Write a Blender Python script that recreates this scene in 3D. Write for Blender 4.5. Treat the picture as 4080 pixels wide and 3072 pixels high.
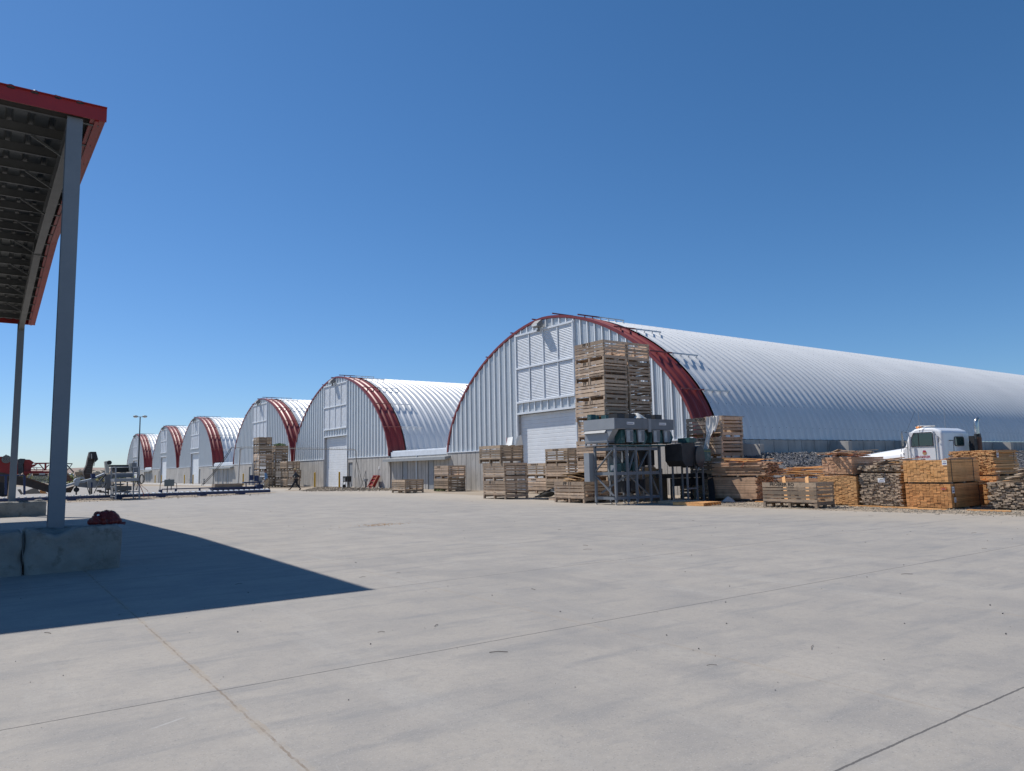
import bpy, math, random
import numpy as np
from mathutils import Vector, Matrix, Euler, noise as mnoise
random.seed(7)
for o in list(bpy.data.objects): bpy.data.objects.remove(o)
scene = bpy.context.scene
COL = scene.collection
R = math.radians

# ------------------------------------------------------------------ camera
EYE = 1.5
F_PX, YAW, PITCH, ROLL = 2962.95, 0.618521, 0.110311, 0.0201792
_F = Vector((math.sin(YAW)*math.cos(PITCH), math.cos(YAW)*math.cos(PITCH), math.sin(PITCH)))
_R0 = Vector((math.cos(YAW), -math.sin(YAW), 0)); _U0 = _R0.cross(_F)
_R = math.cos(ROLL)*_R0 - math.sin(ROLL)*_U0; _U = math.cos(ROLL)*_U0 + math.sin(ROLL)*_R0
cam_d = bpy.data.cameras.new("camera"); cam = bpy.data.objects.new("camera", cam_d); COL.objects.link(cam)
cam_d.sensor_width = 36; cam_d.lens = F_PX/4080*36; cam_d.clip_start = .1; cam_d.clip_end = 30000
cam.matrix_world = Matrix(((_R.x,_U.x,-_F.x,0),(_R.y,_U.y,-_F.y,0),(_R.z,_U.z,-_F.z,EYE),(0,0,0,1)))
scene.camera = cam

# ------------------------------------------------------------------ sun and sky
S = Vector((.33, -.678, -1)).normalized()           # the way the sunlight travels
SUN_EL = math.asin(-S.z); SUN_AZ = math.atan2(-S.x, -S.y)   # azimuth from +Y towards +X
world = bpy.data.worlds.new("World"); scene.world = world; world.use_nodes = True
wn = world.node_tree; wn.nodes.clear()
sky = wn.nodes.new("ShaderNodeTexSky"); sky.sky_type = 'NISHITA'; sky.sun_disc = False
sky.sun_elevation = SUN_EL; sky.sun_rotation = SUN_AZ % (2*math.pi)
sky.altitude = 900; sky.air_density = 1.0; sky.dust_density = .3; sky.ozone_density = 1.6
bg = wn.nodes.new("ShaderNodeBackground"); bg.inputs[1].default_value = .089
wo = wn.nodes.new("ShaderNodeOutputWorld")
_sp=wn.nodes.new("ShaderNodeSeparateColor"); _cb=wn.nodes.new("ShaderNodeCombineColor"); wn.links.new(sky.outputs[0],_sp.inputs[0])
for _i,(_a,_g) in enumerate(((.78*.085**.20,1.20),(.90,1.0),(1.21,1.0))):      # clear high-desert air: less red scattered than the default sky
    _p=wn.nodes.new("ShaderNodeMath"); _p.operation='POWER'; _p.inputs[1].default_value=_g; wn.links.new(_sp.outputs[_i],_p.inputs[0])
    _m=wn.nodes.new("ShaderNodeMath"); _m.operation='MULTIPLY'; _m.inputs[1].default_value=_a; wn.links.new(_p.outputs[0],_m.inputs[0]); wn.links.new(_m.outputs[0],_cb.inputs[_i])
wn.links.new(_cb.outputs[0], bg.inputs[0]); wn.links.new(bg.outputs[0], wo.inputs[0])
sd = bpy.data.lights.new("sun", 'SUN'); sd.energy = 4.9; sd.angle = R(.53); sd.color = (1, .955, .89)
sun = bpy.data.objects.new("sun", sd); COL.objects.link(sun); sun.location = (0, 0, 60)
sun.rotation_euler = S.to_track_quat('-Z', 'Y').to_euler()
scene.view_settings.view_transform = 'Standard'; scene.view_settings.look = 'None'
scene.view_settings.exposure = 0; scene.view_settings.gamma = 1

# ------------------------------------------------------------------ materials
M = {}
def mat(name, col, col2=None, scale=3.0, rough=.7, metal=0, bump=0, bscale=None, rnd=0, orand=0, stretch=None,
        spec=.5, detail=5, thr=(.35, .65), mix=1.0, dark=None, dscale=8, damt=.5, alpha=None):
    """procedural material: two colours by noise, per-piece brightness (rnd attribute), per-object brightness, small stains, bump"""
    m = bpy.data.materials.new(name); m.use_nodes = True; nt = m.node_tree; N = nt.nodes; L = nt.links
    b = N['Principled BSDF']; b.inputs['Roughness'].default_value = rough; b.inputs['Metallic'].default_value = metal
    b.inputs['Specular IOR Level'].default_value = spec
    tc = N.new('ShaderNodeTexCoord'); vec = tc.outputs['Object']
    if stretch:
        mp = N.new('ShaderNodeMapping'); mp.inputs['Scale'].default_value = stretch; L.new(vec, mp.inputs[0]); vec = mp.outputs[0]
    rgb = N.new('ShaderNodeRGB'); rgb.outputs[0].default_value = (*col, 1); out = rgb.outputs[0]
    if col2:
        nz = N.new('ShaderNodeTexNoise'); nz.inputs['Scale'].default_value = scale; nz.inputs['Detail'].default_value = detail; nz.inputs['Roughness'].default_value = .62
        L.new(vec, nz.inputs['Vector'])
        mr = N.new('ShaderNodeMapRange'); mr.inputs[1].default_value = thr[0]; mr.inputs[2].default_value = thr[1]; mr.inputs[4].default_value = mix
        L.new(nz.outputs[0], mr.inputs[0])
        mx = N.new('ShaderNodeMix'); mx.data_type = 'RGBA'; L.new(mr.outputs[0], mx.inputs['Factor']); L.new(out, mx.inputs['A']); mx.inputs['B'].default_value = (*col2, 1); out = mx.outputs['Result']
    if dark:
        nz = N.new('ShaderNodeTexNoise'); nz.inputs['Scale'].default_value = dscale; nz.inputs['Detail'].default_value = 6; nz.inputs['Roughness'].default_value = .7
        L.new(vec, nz.inputs['Vector'])
        mr = N.new('ShaderNodeMapRange'); mr.inputs[1].default_value = .54; mr.inputs[2].default_value = .68; mr.inputs[4].default_value = damt
        L.new(nz.outputs[0], mr.inputs[0])
        mx = N.new('ShaderNodeMix'); mx.data_type = 'RGBA'; L.new(mr.outputs[0], mx.inputs['Factor']); L.new(out, mx.inputs['A']); mx.inputs['B'].default_value = (*dark, 1); out = mx.outputs['Result']
    if rnd or orand:
        v = None
        if rnd:
            at = N.new('ShaderNodeAttribute'); at.attribute_name = 'rnd'
            mr = N.new('ShaderNodeMapRange'); mr.inputs[3].default_value = 1-rnd; mr.inputs[4].default_value = 1+rnd; L.new(at.outputs['Fac'], mr.inputs[0]); v = mr.outputs[0]
        if orand:
            oi = N.new('ShaderNodeObjectInfo'); mr = N.new('ShaderNodeMapRange'); mr.inputs[3].default_value = 1-orand; mr.inputs[4].default_value = 1+orand
            L.new(oi.outputs['Random'], mr.inputs[0])
            if v:
                mm = N.new('ShaderNodeMath'); mm.operation = 'MULTIPLY'; L.new(v, mm.inputs[0]); L.new(mr.outputs[0], mm.inputs[1]); v = mm.outputs[0]
            else: v = mr.outputs[0]
        vm = N.new('ShaderNodeVectorMath'); vm.operation = 'SCALE'; L.new(out, vm.inputs[0]); L.new(v, vm.inputs['Scale']); out = vm.outputs[0]
    L.new(out, b.inputs['Base Color'])
    if bump:
        nz = N.new('ShaderNodeTexNoise'); nz.inputs['Scale'].default_value = bscale or scale*6; nz.inputs['Detail'].default_value = 5; L.new(vec, nz.inputs['Vector'])
        bp = N.new('ShaderNodeBump'); bp.inputs['Strength'].default_value = bump; bp.inputs['Distance'].default_value = .02
        L.new(nz.outputs[0], bp.inputs['Height']); L.new(bp.outputs[0], b.inputs['Normal'])
    if alpha is not None: b.inputs['Alpha'].default_value = alpha
    M[name] = m; return m

mat('roof_steel', (.74,.745,.74), (.66,.67,.67), .35, .42, .12, spec=.5, thr=(.3,.7))
mat('gable_steel', (.63,.66,.68), (.56,.59,.61), .5, .45, .25, thr=(.3,.7), dark=(.36,.33,.30), dscale=2.5, damt=.12)
mat('roof_red', (.255,.036,.030), (.21,.030,.026), .5, .47, .0)
mat('trim_red', (.23,.034,.028), (.19,.028,.024), 2, .4)
mat('rail_steel', (.52,.54,.56), None, rough=.4, metal=.4)
mat('rib_white', (.86,.88,.90), None, rough=.35, spec=.6)
mat('white_trim', (.74,.77,.81), (.64,.67,.70), 2, .5, thr=(.4,.7))
mat('door_white', (.76,.79,.82), (.68,.70,.72), .8, .5, dark=(.45,.40,.33), dscale=3, damt=.12)
mat('door_header', (.50,.50,.50), (.42,.42,.42), 1.5, .6, dark=(.16,.10,.06), dscale=5, damt=.6)
mat('concrete_wall', (.50,.475,.44), (.38,.36,.335), 1.1, .9, bump=.35, bscale=9, stretch=(1,1,.35), dark=(.23,.215,.195), dscale=3.0, damt=.6)
mat('concrete_block', (.30,.29,.26), (.22,.21,.19), 2.2, .92, bump=.6, bscale=14, dark=(.10,.085,.065), dscale=4, damt=.6)
mat('joint_dark', (.12,.115,.11), None, rough=.9)
mat('steel_door', (.30,.31,.32), (.26,.27,.28), 2, .5)
mat('yellow_paint', (.62,.36,.01), (.54,.31,.015), 3, .5)
mat('lamp_grey', (.20,.20,.195), None, rough=.5)
mat('glass_lamp', (.75,.76,.74), None, rough=.15)
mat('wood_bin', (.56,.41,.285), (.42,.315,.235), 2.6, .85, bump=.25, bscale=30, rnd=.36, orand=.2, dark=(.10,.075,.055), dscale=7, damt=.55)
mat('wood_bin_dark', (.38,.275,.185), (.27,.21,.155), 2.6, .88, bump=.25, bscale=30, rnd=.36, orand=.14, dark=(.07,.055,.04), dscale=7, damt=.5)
mat('ink', (.02,.016,.014), (.045,.035,.028), 18, .9, thr=(.45,.7))
mat('lumber_fresh', (.78,.42,.17), (.66,.33,.115), 3, .75, rnd=.22, bump=.15, bscale=30, dark=(.26,.14,.06), dscale=5, damt=.3)
mat('lumber_orange', (.66,.33,.125), (.54,.25,.085), 3, .75, rnd=.26, bump=.15, bscale=30, dark=(.24,.09,.03), dscale=4, damt=.4)
mat('lumber_yellow', (.70,.40,.175), (.57,.31,.125), 3, .75, rnd=.22, bump=.15, bscale=30)
mat('lumber_pink', (.72,.42,.25), (.58,.33,.18), 3, .78, rnd=.22, bump=.15, bscale=30)
mat('lumber_brown', (.60,.39,.25), (.46,.285,.18), 3, .82, rnd=.28, bump=.15, bscale=30, dark=(.12,.08,.055), dscale=4, damt=.45)
mat('lumber_grey', (.47,.365,.265), (.34,.265,.195), 4, .88, rnd=.30, bump=.25, bscale=30, dark=(.06,.05,.04), dscale=5, damt=.5)
mat('machine_grey', (.19,.205,.225), (.16,.172,.19), 3, .5, dark=(.11,.11,.115), dscale=5, damt=.3)
mat('machine_grey_light', (.30,.315,.335), (.26,.275,.295), 2, .5)
mat('hopper_steel', (.46,.48,.50), (.33,.35,.37), 5, .42, metal=.3)
mat('teal_paint', (.030,.105,.105), (.02,.07,.075), 4, .5, dark=(.35,.36,.33), dscale=5, damt=.5)
mat('black_rubber', (.018,.018,.020), (.03,.03,.032), 4, .6)
mat('black_tarp', (.022,.024,.028), (.05,.052,.058), 5, .35)
mat('sheet_white', (.66,.65,.61), (.56,.55,.51), 3, .6)
mat('plastic_wrap', (.84,.80,.75), (.74,.70,.65), 5, .35, spec=.6)
mat('paper', (.80,.80,.78), None, rough=.8)
mat('print_blue', (.10,.12,.30), None, rough=.8)
mat('print_black', (.03,.03,.03), None, rough=.8)
mat('print_orange', (.65,.16,.04), None, rough=.8)
mat('print_red', (.42,.03,.06), None, rough=.6)
mat('cardboard', (.50,.33,.17), (.42,.27,.14), 5, .85)
mat('truck_white', (.80,.81,.83), (.77,.78,.80), 1, .22, spec=.6)
mat('chrome', (.62,.60,.57), (.50,.46,.40), 3, .22, metal=.9)
mat('steel_dark', (.05,.05,.055), None, rough=.5, metal=.3)
mat('rust_brown', (.20,.105,.07), (.13,.07,.05), 5, .8)
mat('cab_glass', (.02,.05,.05), None, rough=.06, spec=.9)
mat('amber', (.70,.22,.02), None, rough=.3)
mat('canopy_steel', (.20,.225,.25), (.175,.20,.225), 2, .5)
mat('deck_galv', (.165,.17,.16), (.12,.125,.12), 3, .5, metal=.3, dark=(.12,.11,.09), dscale=2, damt=.4)
mat('purlin_steel', (.145,.148,.142), (.115,.118,.112), 2, .5)
mat('fascia_red', (.36,.026,.026), (.30,.022,.022), 1.5, .45)
mat('farm_blue', (.018,.040,.125), (.014,.03,.095), 4, .5, dark=(.10,.09,.08), dscale=6, damt=.3)
mat('roller_steel', (.62,.60,.58), None, rough=.35, metal=.5)
mat('rubber_belt', (.055,.045,.040), (.035,.03,.028), 4, .8)
mat('machine_red', (.36,.022,.018), (.28,.018,.015), 3, .45, dark=(.10,.03,.02), dscale=4, damt=.35)
mat('machine_cream', (.52,.50,.44), (.40,.38,.33), 3, .7)
mat('tarnish', (.16,.155,.14), (.10,.095,.09), 4, .7)
mat('elev_brown', (.085,.060,.045), (.055,.042,.034), 4, .75)
mat('onion', (.30,.055,.035), (.22,.035,.03), 8, .4)
mat('skin', (.30,.165,.11), None, rough=.6)
mat('hair', (.012,.010,.009), None, rough=.6)
mat('shirt_blue', (.17,.30,.47), (.13,.24,.40), 9, .9)
mat('trousers_khaki', (.55,.44,.30), (.46,.36,.245), 9, .9)
mat('boot_brown', (.065,.042,.032), None, rough=.7)
mat('shirt_navy', (.035,.045,.062), (.025,.032,.045), 9, .9)
mat('trousers_dark', (.022,.024,.032), None, rough=.9)
mat('cap_tan', (.50,.38,.20), None, rough=.9)
mat('grey_cloth', (.40,.41,.41), None, rough=.9)
mat('galv_box', (.33,.34,.34), (.28,.29,.29), 4, .5)
mat('control_grey', (.19,.215,.20), None, rough=.5)
mat('leaf_dry', (.12,.16,.04), (.24,.23,.085), 14, .9, rnd=.4)
mat('leaf_green', (.07,.13,.025), (.12,.18,.05), 12, .8, rnd=.4)
mat('hose_red', (.35,.05,.03), None, rough=.6)
mat('stone_dark', (.10,.095,.095), (.17,.16,.155), 9, .9, rnd=.45)
mat('chip_pale', (.42,.36,.28), (.34,.29,.22), 5, .9, rnd=.3)
mat('stone_dirt', (.27,.225,.17), (.20,.165,.13), 5, .95, rnd=.35)
mat('dome_white', (.78,.80,.82), None, rough=.5)
mat('blue_plastic', (.03,.12,.33), None, rough=.4)
mat('tree_bark', (.12,.09,.06), None, rough=.9)

# ------------------------------------------------------------------ mesh builder
class MB:
    def __init__(s): s.v=[]; s.f=[]; s.r=[]; s.m=[]; s.s=[]
    def add(s, vs, fs, mi=0, r=None, sm=False):
        o=len(s.v); s.v.extend([tuple(v) for v in vs]); r=random.random() if r is None else r
        for f in fs: s.f.append(tuple(i+o for i in f)); s.r.append(r); s.m.append(mi); s.s.append(sm)
    def box(s, x0,y0,z0,x1,y1,z1, mi=0, r=None, rot=None):
        vs=[Vector((x,y,z)) for z in (z0,z1) for y in (y0,y1) for x in (x0,x1)]
        if rot:
            c=Vector(((x0+x1)/2,(y0+y1)/2,(z0+z1)/2)); q=Euler(rot).to_matrix(); vs=[c+q@(v-c) for v in vs]
        s.add(vs, [(0,2,3,1),(4,5,7,6),(0,1,5,4),(2,6,7,3),(0,4,6,2),(1,3,7,5)], mi, r)
    def beam(s, a, b, w, h=None, up=(0,0,1), mi=0, r=None):
        a=Vector(a); b=Vector(b); h=h or w; d=(b-a).normalized(); u=Vector(up)
        if abs(d.dot(u))>.98: u=Vector((1,0,0))
        x=d.cross(u).normalized()*w/2; y=x.cross(d).normalized()*h/2
        vs=[p+sx*x+sy*y for p in (a,b) for sx,sy in ((-1,-1),(1,-1),(1,1),(-1,1))]
        s.add(vs, [(3,2,1,0),(4,5,6,7),(0,1,5,4),(1,2,6,5),(2,3,7,6),(3,0,4,7)], mi, r)
    def tube(s, pts, rad, n=8, mi=0, r=None, cap=True, sm=True):
        pts=[Vector(p) for p in pts]; rads=rad if isinstance(rad,(list,tuple)) else [rad]*len(pts)
        rings=[]; prev=None
        for i,p in enumerate(pts):
            d=(pts[min(i+1,len(pts)-1)]-pts[max(i-1,0)]).normalized()
            if prev is None: u=Vector((0,0,1)) if abs(d.z)<.9 else Vector((1,0,0)); x=d.cross(u).normalized()
            else: x=(prev-d*prev.dot(d)).normalized()
            prev=x; y=d.cross(x)
            rings.append([p+rads[i]*(math.cos(t)*x+math.sin(t)*y) for t in [2*math.pi*k/n for k in range(n)]])
        vs=[v for rg in rings for v in rg]; fs=[]
        for i in range(len(pts)-1):
            for k in range(n): fs.append((i*n+k,i*n+(k+1)%n,(i+1)*n+(k+1)%n,(i+1)*n+k))
        r=random.random() if r is None else r
        s.add(vs,fs,mi,r,sm)
        if cap: s.add(rings[0],[tuple(range(n-1,-1,-1))],mi,r); s.add(rings[-1],[tuple(range(n))],mi,r)
    def prism(s, poly, axis, a0, a1, mi=0, r=None):
        """poly: 2-D outline; axis 0/1/2 = extrusion axis, outline in the other two axes in order"""
        def P(p,t):
            q=list(p); q.insert(axis,t); return q
        n=len(poly); vs=[P(p,a0) for p in poly]+[P(p,a1) for p in poly]
        fs=[(i,(i+1)%n,n+(i+1)%n,n+i) for i in range(n)]+[tuple(range(n-1,-1,-1)),tuple(range(n,2*n))]
        s.add(vs,fs,mi,r)
    def ellipsoid(s, c, rx, ry, rz, n=10, m=7, mi=0, r=None, jit=0):
        vs=[]; fs=[]
        for j in range(m+1):
            th=math.pi*j/m
            for i in range(n):
                ph=2*math.pi*i/n; k=1+random.uniform(-jit,jit)
                vs.append((c[0]+rx*k*math.sin(th)*math.cos(ph), c[1]+ry*k*math.sin(th)*math.sin(ph), c[2]+rz*k*math.cos(th)))
        for j in range(m):
            for i in range(n): fs.append((j*n+i,(j+1)*n+i,(j+1)*n+(i+1)%n,j*n+(i+1)%n))
        s.add(vs,fs,mi,r,jit==0)
    def mesh(s, name, mats, fixn=False):
        me=bpy.data.meshes.new(name); me.from_pydata(s.v,[],s.f)
        for m in (mats if isinstance(mats,(list,tuple)) else [mats]): me.materials.append(M[m] if isinstance(m,str) else m)
        me.polygons.foreach_set('material_index', s.m); me.polygons.foreach_set('use_smooth', s.s)
        a=me.attributes.new('rnd','FLOAT','FACE'); a.data.foreach_set('value', s.r)
        me.update(); return me
    def build(s, name, mats, parent=None, loc=None, bevel=0):
        return obj(name, s.mesh(name, mats), parent, loc, bevel)
def obj(name, me, parent=None, loc=None, bevel=0):
    o=bpy.data.objects.new(name, me); COL.objects.link(o)
    if parent: o.parent=parent
    if loc: o.location=loc
    if bevel:
        b=o.modifiers.new('bevel','BEVEL'); b.width=bevel; b.segments=2; b.limit_method='ANGLE'
    return o
def tag(o, label, cat, group=None):
    o['label']=label; o['category']=cat
    if group: o['group']=group
    return o
def thing(name, label, cat, loc=(0,0,0), rz=0, group=None):
    o=bpy.data.objects.new(name, None); COL.objects.link(o); o.empty_display_size=.2
    o.location=loc; o.rotation_euler=(0,0,rz); return tag(o,label,cat,group)
def struct(o, kind='structure'): o['kind']=kind; return o
def text_obj(name, s, size, parent, origin, right, up, material, ext=.002, align='LEFT', sx=1.0):
    """lettering lying in the plane of the unit vectors right, up (local to the parent)"""
    c=bpy.data.curves.new(name,'FONT'); c.body=s; c.size=size; c.extrude=ext; c.align_x=align; c.resolution_u=2; c.offset=size*(.022 if material!='ink' else .03)
    t=bpy.data.objects.new(name+'_tmp',c); COL.objects.link(t)
    me=bpy.data.meshes.new_from_object(t.evaluated_get(bpy.context.evaluated_depsgraph_get()))
    bpy.data.objects.remove(t); me.materials.clear(); me.materials.append(M[material])
    r=Vector(right).normalized(); u=Vector(up).normalized(); n=r.cross(u)
    mt=Matrix(((r.x*sx,u.x,n.x,origin[0]),(r.y*sx,u.y,n.y,origin[1]),(r.z*sx,u.z,n.z,origin[2]),(0,0,0,1)))
    me.transform(mt); return obj(name, me, parent)
def copy_thing(root, loc, rz=0, label=None):
    r=root.copy(); COL.objects.link(r); r.location=loc; r.rotation_euler=(0,0,rz)
    if label: r['label']=label
    for ch in list(root.children):
        c=ch.copy(); COL.objects.link(c); c.parent=r
        for g in list(ch.children):
            d=g.copy(); COL.objects.link(d); d.parent=c
    return r
ORD=['lowest','second','third','fourth','fifth','sixth','seventh','eighth']

# ------------------------------------------------------------------ ground
def grid(nt, axis_out, off, pitch, w, wob, wobamt):
    N=nt.nodes; L=nt.links
    def m(op,a,b=None,c=None):
        n=N.new('ShaderNodeMath'); n.operation=op
        for i,x in enumerate((a,b,c)):
            if x is None: continue
            if isinstance(x,(int,float)): n.inputs[i].default_value=x
            else: L.new(x,n.inputs[i])
        return n.outputs[0]
    a=m('ADD',axis_out,m('MULTIPLY',m('SUBTRACT',wob,.5),wobamt))
    t=m('ADD',m('SUBTRACT',a,off),pitch/2)
    t=m('ABSOLUTE',m('SUBTRACT',m('FLOORED_MODULO',t,pitch),pitch/2))
    return m('LESS_THAN',t,w)
def concrete_yard_mat():
    m=bpy.data.materials.new('yard_concrete'); m.use_nodes=True; nt=m.node_tree; N=nt.nodes; L=nt.links; b=N['Principled BSDF']
    b.inputs['Roughness'].default_value=.82; b.inputs['Specular IOR Level'].default_value=.3
    tc=N.new('ShaderNodeTexCoord'); P=tc.outputs['Object']
    def noise(sc,det=5,rough=.6,stretch=None,dist=0):
        v=P
        if stretch:
            mp=N.new('ShaderNodeMapping'); mp.inputs['Scale'].default_value=stretch; mp.inputs['Rotation'].default_value=(0,0,R(stretch[2]*30)); L.new(P,mp.inputs[0]); v=mp.outputs[0]
        n=N.new('ShaderNodeTexNoise'); n.inputs['Scale'].default_value=sc; n.inputs['Detail'].default_value=det; n.inputs['Roughness'].default_value=rough; n.inputs['Distortion'].default_value=dist
        L.new(v,n.inputs['Vector']); return n.outputs[0]
    def rng(x,a,b2,c=0,d=1):
        r=N.new('ShaderNodeMapRange'); r.inputs[1].default_value=a; r.inputs[2].default_value=b2; r.inputs[3].default_value=c; r.inputs[4].default_value=d; L.new(x,r.inputs[0]); return r.outputs[0]
    def mix(f,a,bc):
        x=N.new('ShaderNodeMix'); x.data_type='RGBA'
        if isinstance(f,float): x.inputs['Factor'].default_value=f
        else: L.new(f,x.inputs['Factor'])
        for nm,c in (('A',a),('B',bc)):
            if isinstance(c,tuple): x.inputs[nm].default_value=(*c,1)
            else: L.new(c,x.inputs[nm])
        return x.outputs['Result']
    c=mix(rng(noise(.22,6),.3,.7),(.312,.287,.255),(.366,.333,.292))
    c=mix(rng(noise(1.1,6,.65),.42,.68,0,.7),c,(.245,.233,.220))
    c=mix(rng(noise(2.2,5,.6,(.35,1.6,1)),.52,.72,0,.65),c,(.205,.203,.202))
    c=mix(rng(noise(.75,6,.7,(1.5,.25,-1)),.54,.72,0,.5),c,(.385,.362,.328))
    c=mix(rng(noise(5,6,.7),.56,.74,0,.5),c,(.22,.215,.21))
    c=mix(rng(noise(16,5,.75),.45,.75,0,.45),c,(.24,.23,.215))
    c=mix(rng(noise(.45,3,.5,(1,.5,.8),1.2),.60,.66,0,.28),c,(.20,.195,.19))
    # dusty tan near the lumber and the gravel edge
    sp=N.new('ShaderNodeSeparateXYZ'); L.new(P,sp.inputs[0])
    def mm(op,a,b2):
        n=N.new('ShaderNodeMath'); n.operation=op
        for i,x in enumerate((a,b2)):
            if isinstance(x,(int,float)): n.inputs[i].default_value=x
            else: L.new(x,n.inputs[i])
        return n.outputs[0]
    dust=rng(mm('ADD',sp.outputs[0],mm('MULTIPLY',noise(.5,5),5)),19.5,24.0,0,.75)
    c=mix(dust,c,(.41,.355,.285))
    for (ax,ay,rad,wd,am) in ((4,22,9.5,.16,.22),(4.2,22,11.2,.16,.20),(14,3,8.0,.20,.18),(14,3,9.9,.20,.16),(-6,16,20.5,.22,.14),(20,30,17,.22,.14),(20,30,18.9,.22,.12)):
        d0=N.new('ShaderNodeVectorMath'); d0.operation='DISTANCE'; L.new(P,d0.inputs[0]); d0.inputs[1].default_value=(ax,ay,0)
        band=mm('ABSOLUTE',mm('SUBTRACT',mm('ADD',d0.outputs['Value'],mm('MULTIPLY',noise(.7,3),.25)),rad),0)
        c=mix(mm('MULTIPLY',rng(band,wd*.5,wd,1,0),rng(noise(1.3,5,.7),.42,.62,0,am)),c,(.17,.17,.175))
    # speckle of sand grains
    c=mix(rng(noise(95,2,.5),.60,.72,0,.42),c,(.46,.44,.42))
    c=mix(rng(noise(70,2,.5),.62,.74,0,.5),c,(.15,.15,.15))
    # thin pale scratches
    wv=N.new('ShaderNodeTexVoronoi'); wv.feature='DISTANCE_TO_EDGE'; wv.inputs['Scale'].default_value=.33; mp=N.new('ShaderNodeMapping'); mp.inputs['Scale'].default_value=(1,.35,1); mp.inputs['Rotation'].default_value=(0,0,.5)
    L.new(P,mp.inputs[0]); L.new(mp.outputs[0],wv.inputs['Vector'])
    ln=rng(wv.outputs['Distance'],.0,.0016,1,0); ln=mm('MULTIPLY',ln,rng(noise(1.1,5,.7),.56,.66,0,.5))
    c=mix(ln,c,(.50,.49,.47))
    wob=noise(2.6,8,.8)
    gx=grid(nt,sp.outputs[1],2.205,3.35,.0075,wob,.035); gy=grid(nt,sp.outputs[0],1.41,3.35,.0075,wob,.06)
    gyw=grid(nt,sp.outputs[0],1.41,3.35,.035,noise(9,3),.05)
    nearj=rng(sp.outputs[0],1.8,3.2,1,.30)
    c=mix(mm('MULTIPLY',mm('MULTIPLY',gyw,rng(noise(2,4),.4,.6,0,.45)),nearj),c,(.33,.27,.20))
    c=mix(mm('MULTIPLY',mm('MULTIPLY',gy,rng(noise(6,5,.7),.40,.56,.1,.75)),nearj),c,(.20,.155,.115))
    c=mix(mm('MULTIPLY',gx,.85),c,(.085,.08,.078))
    L.new(c,b.inputs['Base Color'])
    bp=N.new('ShaderNodeBump'); bp.inputs['Strength'].default_value=.22; bp.inputs['Distance'].default_value=.01; L.new(noise(28,6,.7),bp.inputs['Height']); L.new(bp.outputs[0],b.inputs['Normal'])
    M['yard_concrete']=m
concrete_yard_mat()
mat('dirt', (.36,.295,.22), (.27,.22,.165), .8, .95, bump=.5, bscale=14, dark=(.17,.14,.11), dscale=3, damt=.5)
mat('plain', (.30,.27,.18), (.15,.17,.09), .004, .95, dark=(.34,.28,.20), dscale=.01, damt=.6)
mat('apron_concrete', (.40,.38,.35), (.33,.315,.295), .6, .85, dark=(.22,.21,.2), dscale=1.5, damt=.4)
mat('rock_dark', (.22,.215,.22), (.10,.10,.105), 2.5, .85, rnd=.5)
mat('hill_tan', (.33,.225,.175), (.22,.175,.14), .0012, .95, dark=(.15,.17,.12), dscale=.003, damt=.5)

def sheet(name, poly, z, m, jit=.12, step=.6):
    pts=[]
    for i,(a,b) in enumerate(poly):
        c,d=poly[(i+1)%len(poly)]; L=math.hypot(c-a,d-b); n=max(1,int(L/step)) if L<60 else 1
        for k in range(n): pts.append((a+(c-a)*k/n+(random.uniform(-jit,jit) if n>1 else 0), b+(d-b)*k/n+(random.uniform(-jit,jit) if n>1 else 0), z))
    me=bpy.data.meshes.new(name); me.from_pydata(pts,[],[tuple(range(len(pts)))]); me.materials.append(M[m]); me.update()
    if me.polygons[0].normal.z<0: me.flip_normals()
    return struct(obj(name,me))
g=MB(); g.add([(-9000,-3000,0),(12000,-3000,0),(12000,14000,0),(-9000,14000,0)],[(0,1,2,3)]); struct(g.build('ground','plain'))
sheet('dirt_lot', [(-80,-60),(140,-60),(140,260),(-80,260)], .004, 'dirt', 0, 1e9)
sheet('concrete_yard', [(-60,-50),(22.4,-50),(22.4,-2),(22.2,4),(22.05,8.2),(21.3,12.3),(21.15,15.8),(20.9,18.4),(20.9,22),(20.9,26),(21.6,29),(22.3,33),(23.0,38),(23.6,42.4),(24.4,46),(24.6,52),(23.6,58),(22.9,62),(22.5,70),(22.6,80),(21.4,96),(19,112),(14,130),(8,150),(-5,150),(-60,150)], .008, 'yard_concrete', .09, .5)
sheet('front_apron', [(23.5,100),(27.7,100),(27.7,176),(22,176)], .008, 'apron_concrete', .1, .6)
sheet('dust_strip', [(-20,49.5),(-6,49.8),(2,50.2),(8,51.6),(13,53.2),(17.6,55.6),(18.4,57.6),(16,60.5),(10,61.2),(2,61),(-20,60)], .012, 'dirt', .3, .5)
sheet('dust_patch', [(20.2,60.2),(22,58.6),(23.2,58.2),(26.5,57),(27.6,57),(27.6,66),(26,66.4),(23.2,64.5),(21,62.8)], .014, 'dirt', .15, .4)

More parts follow.
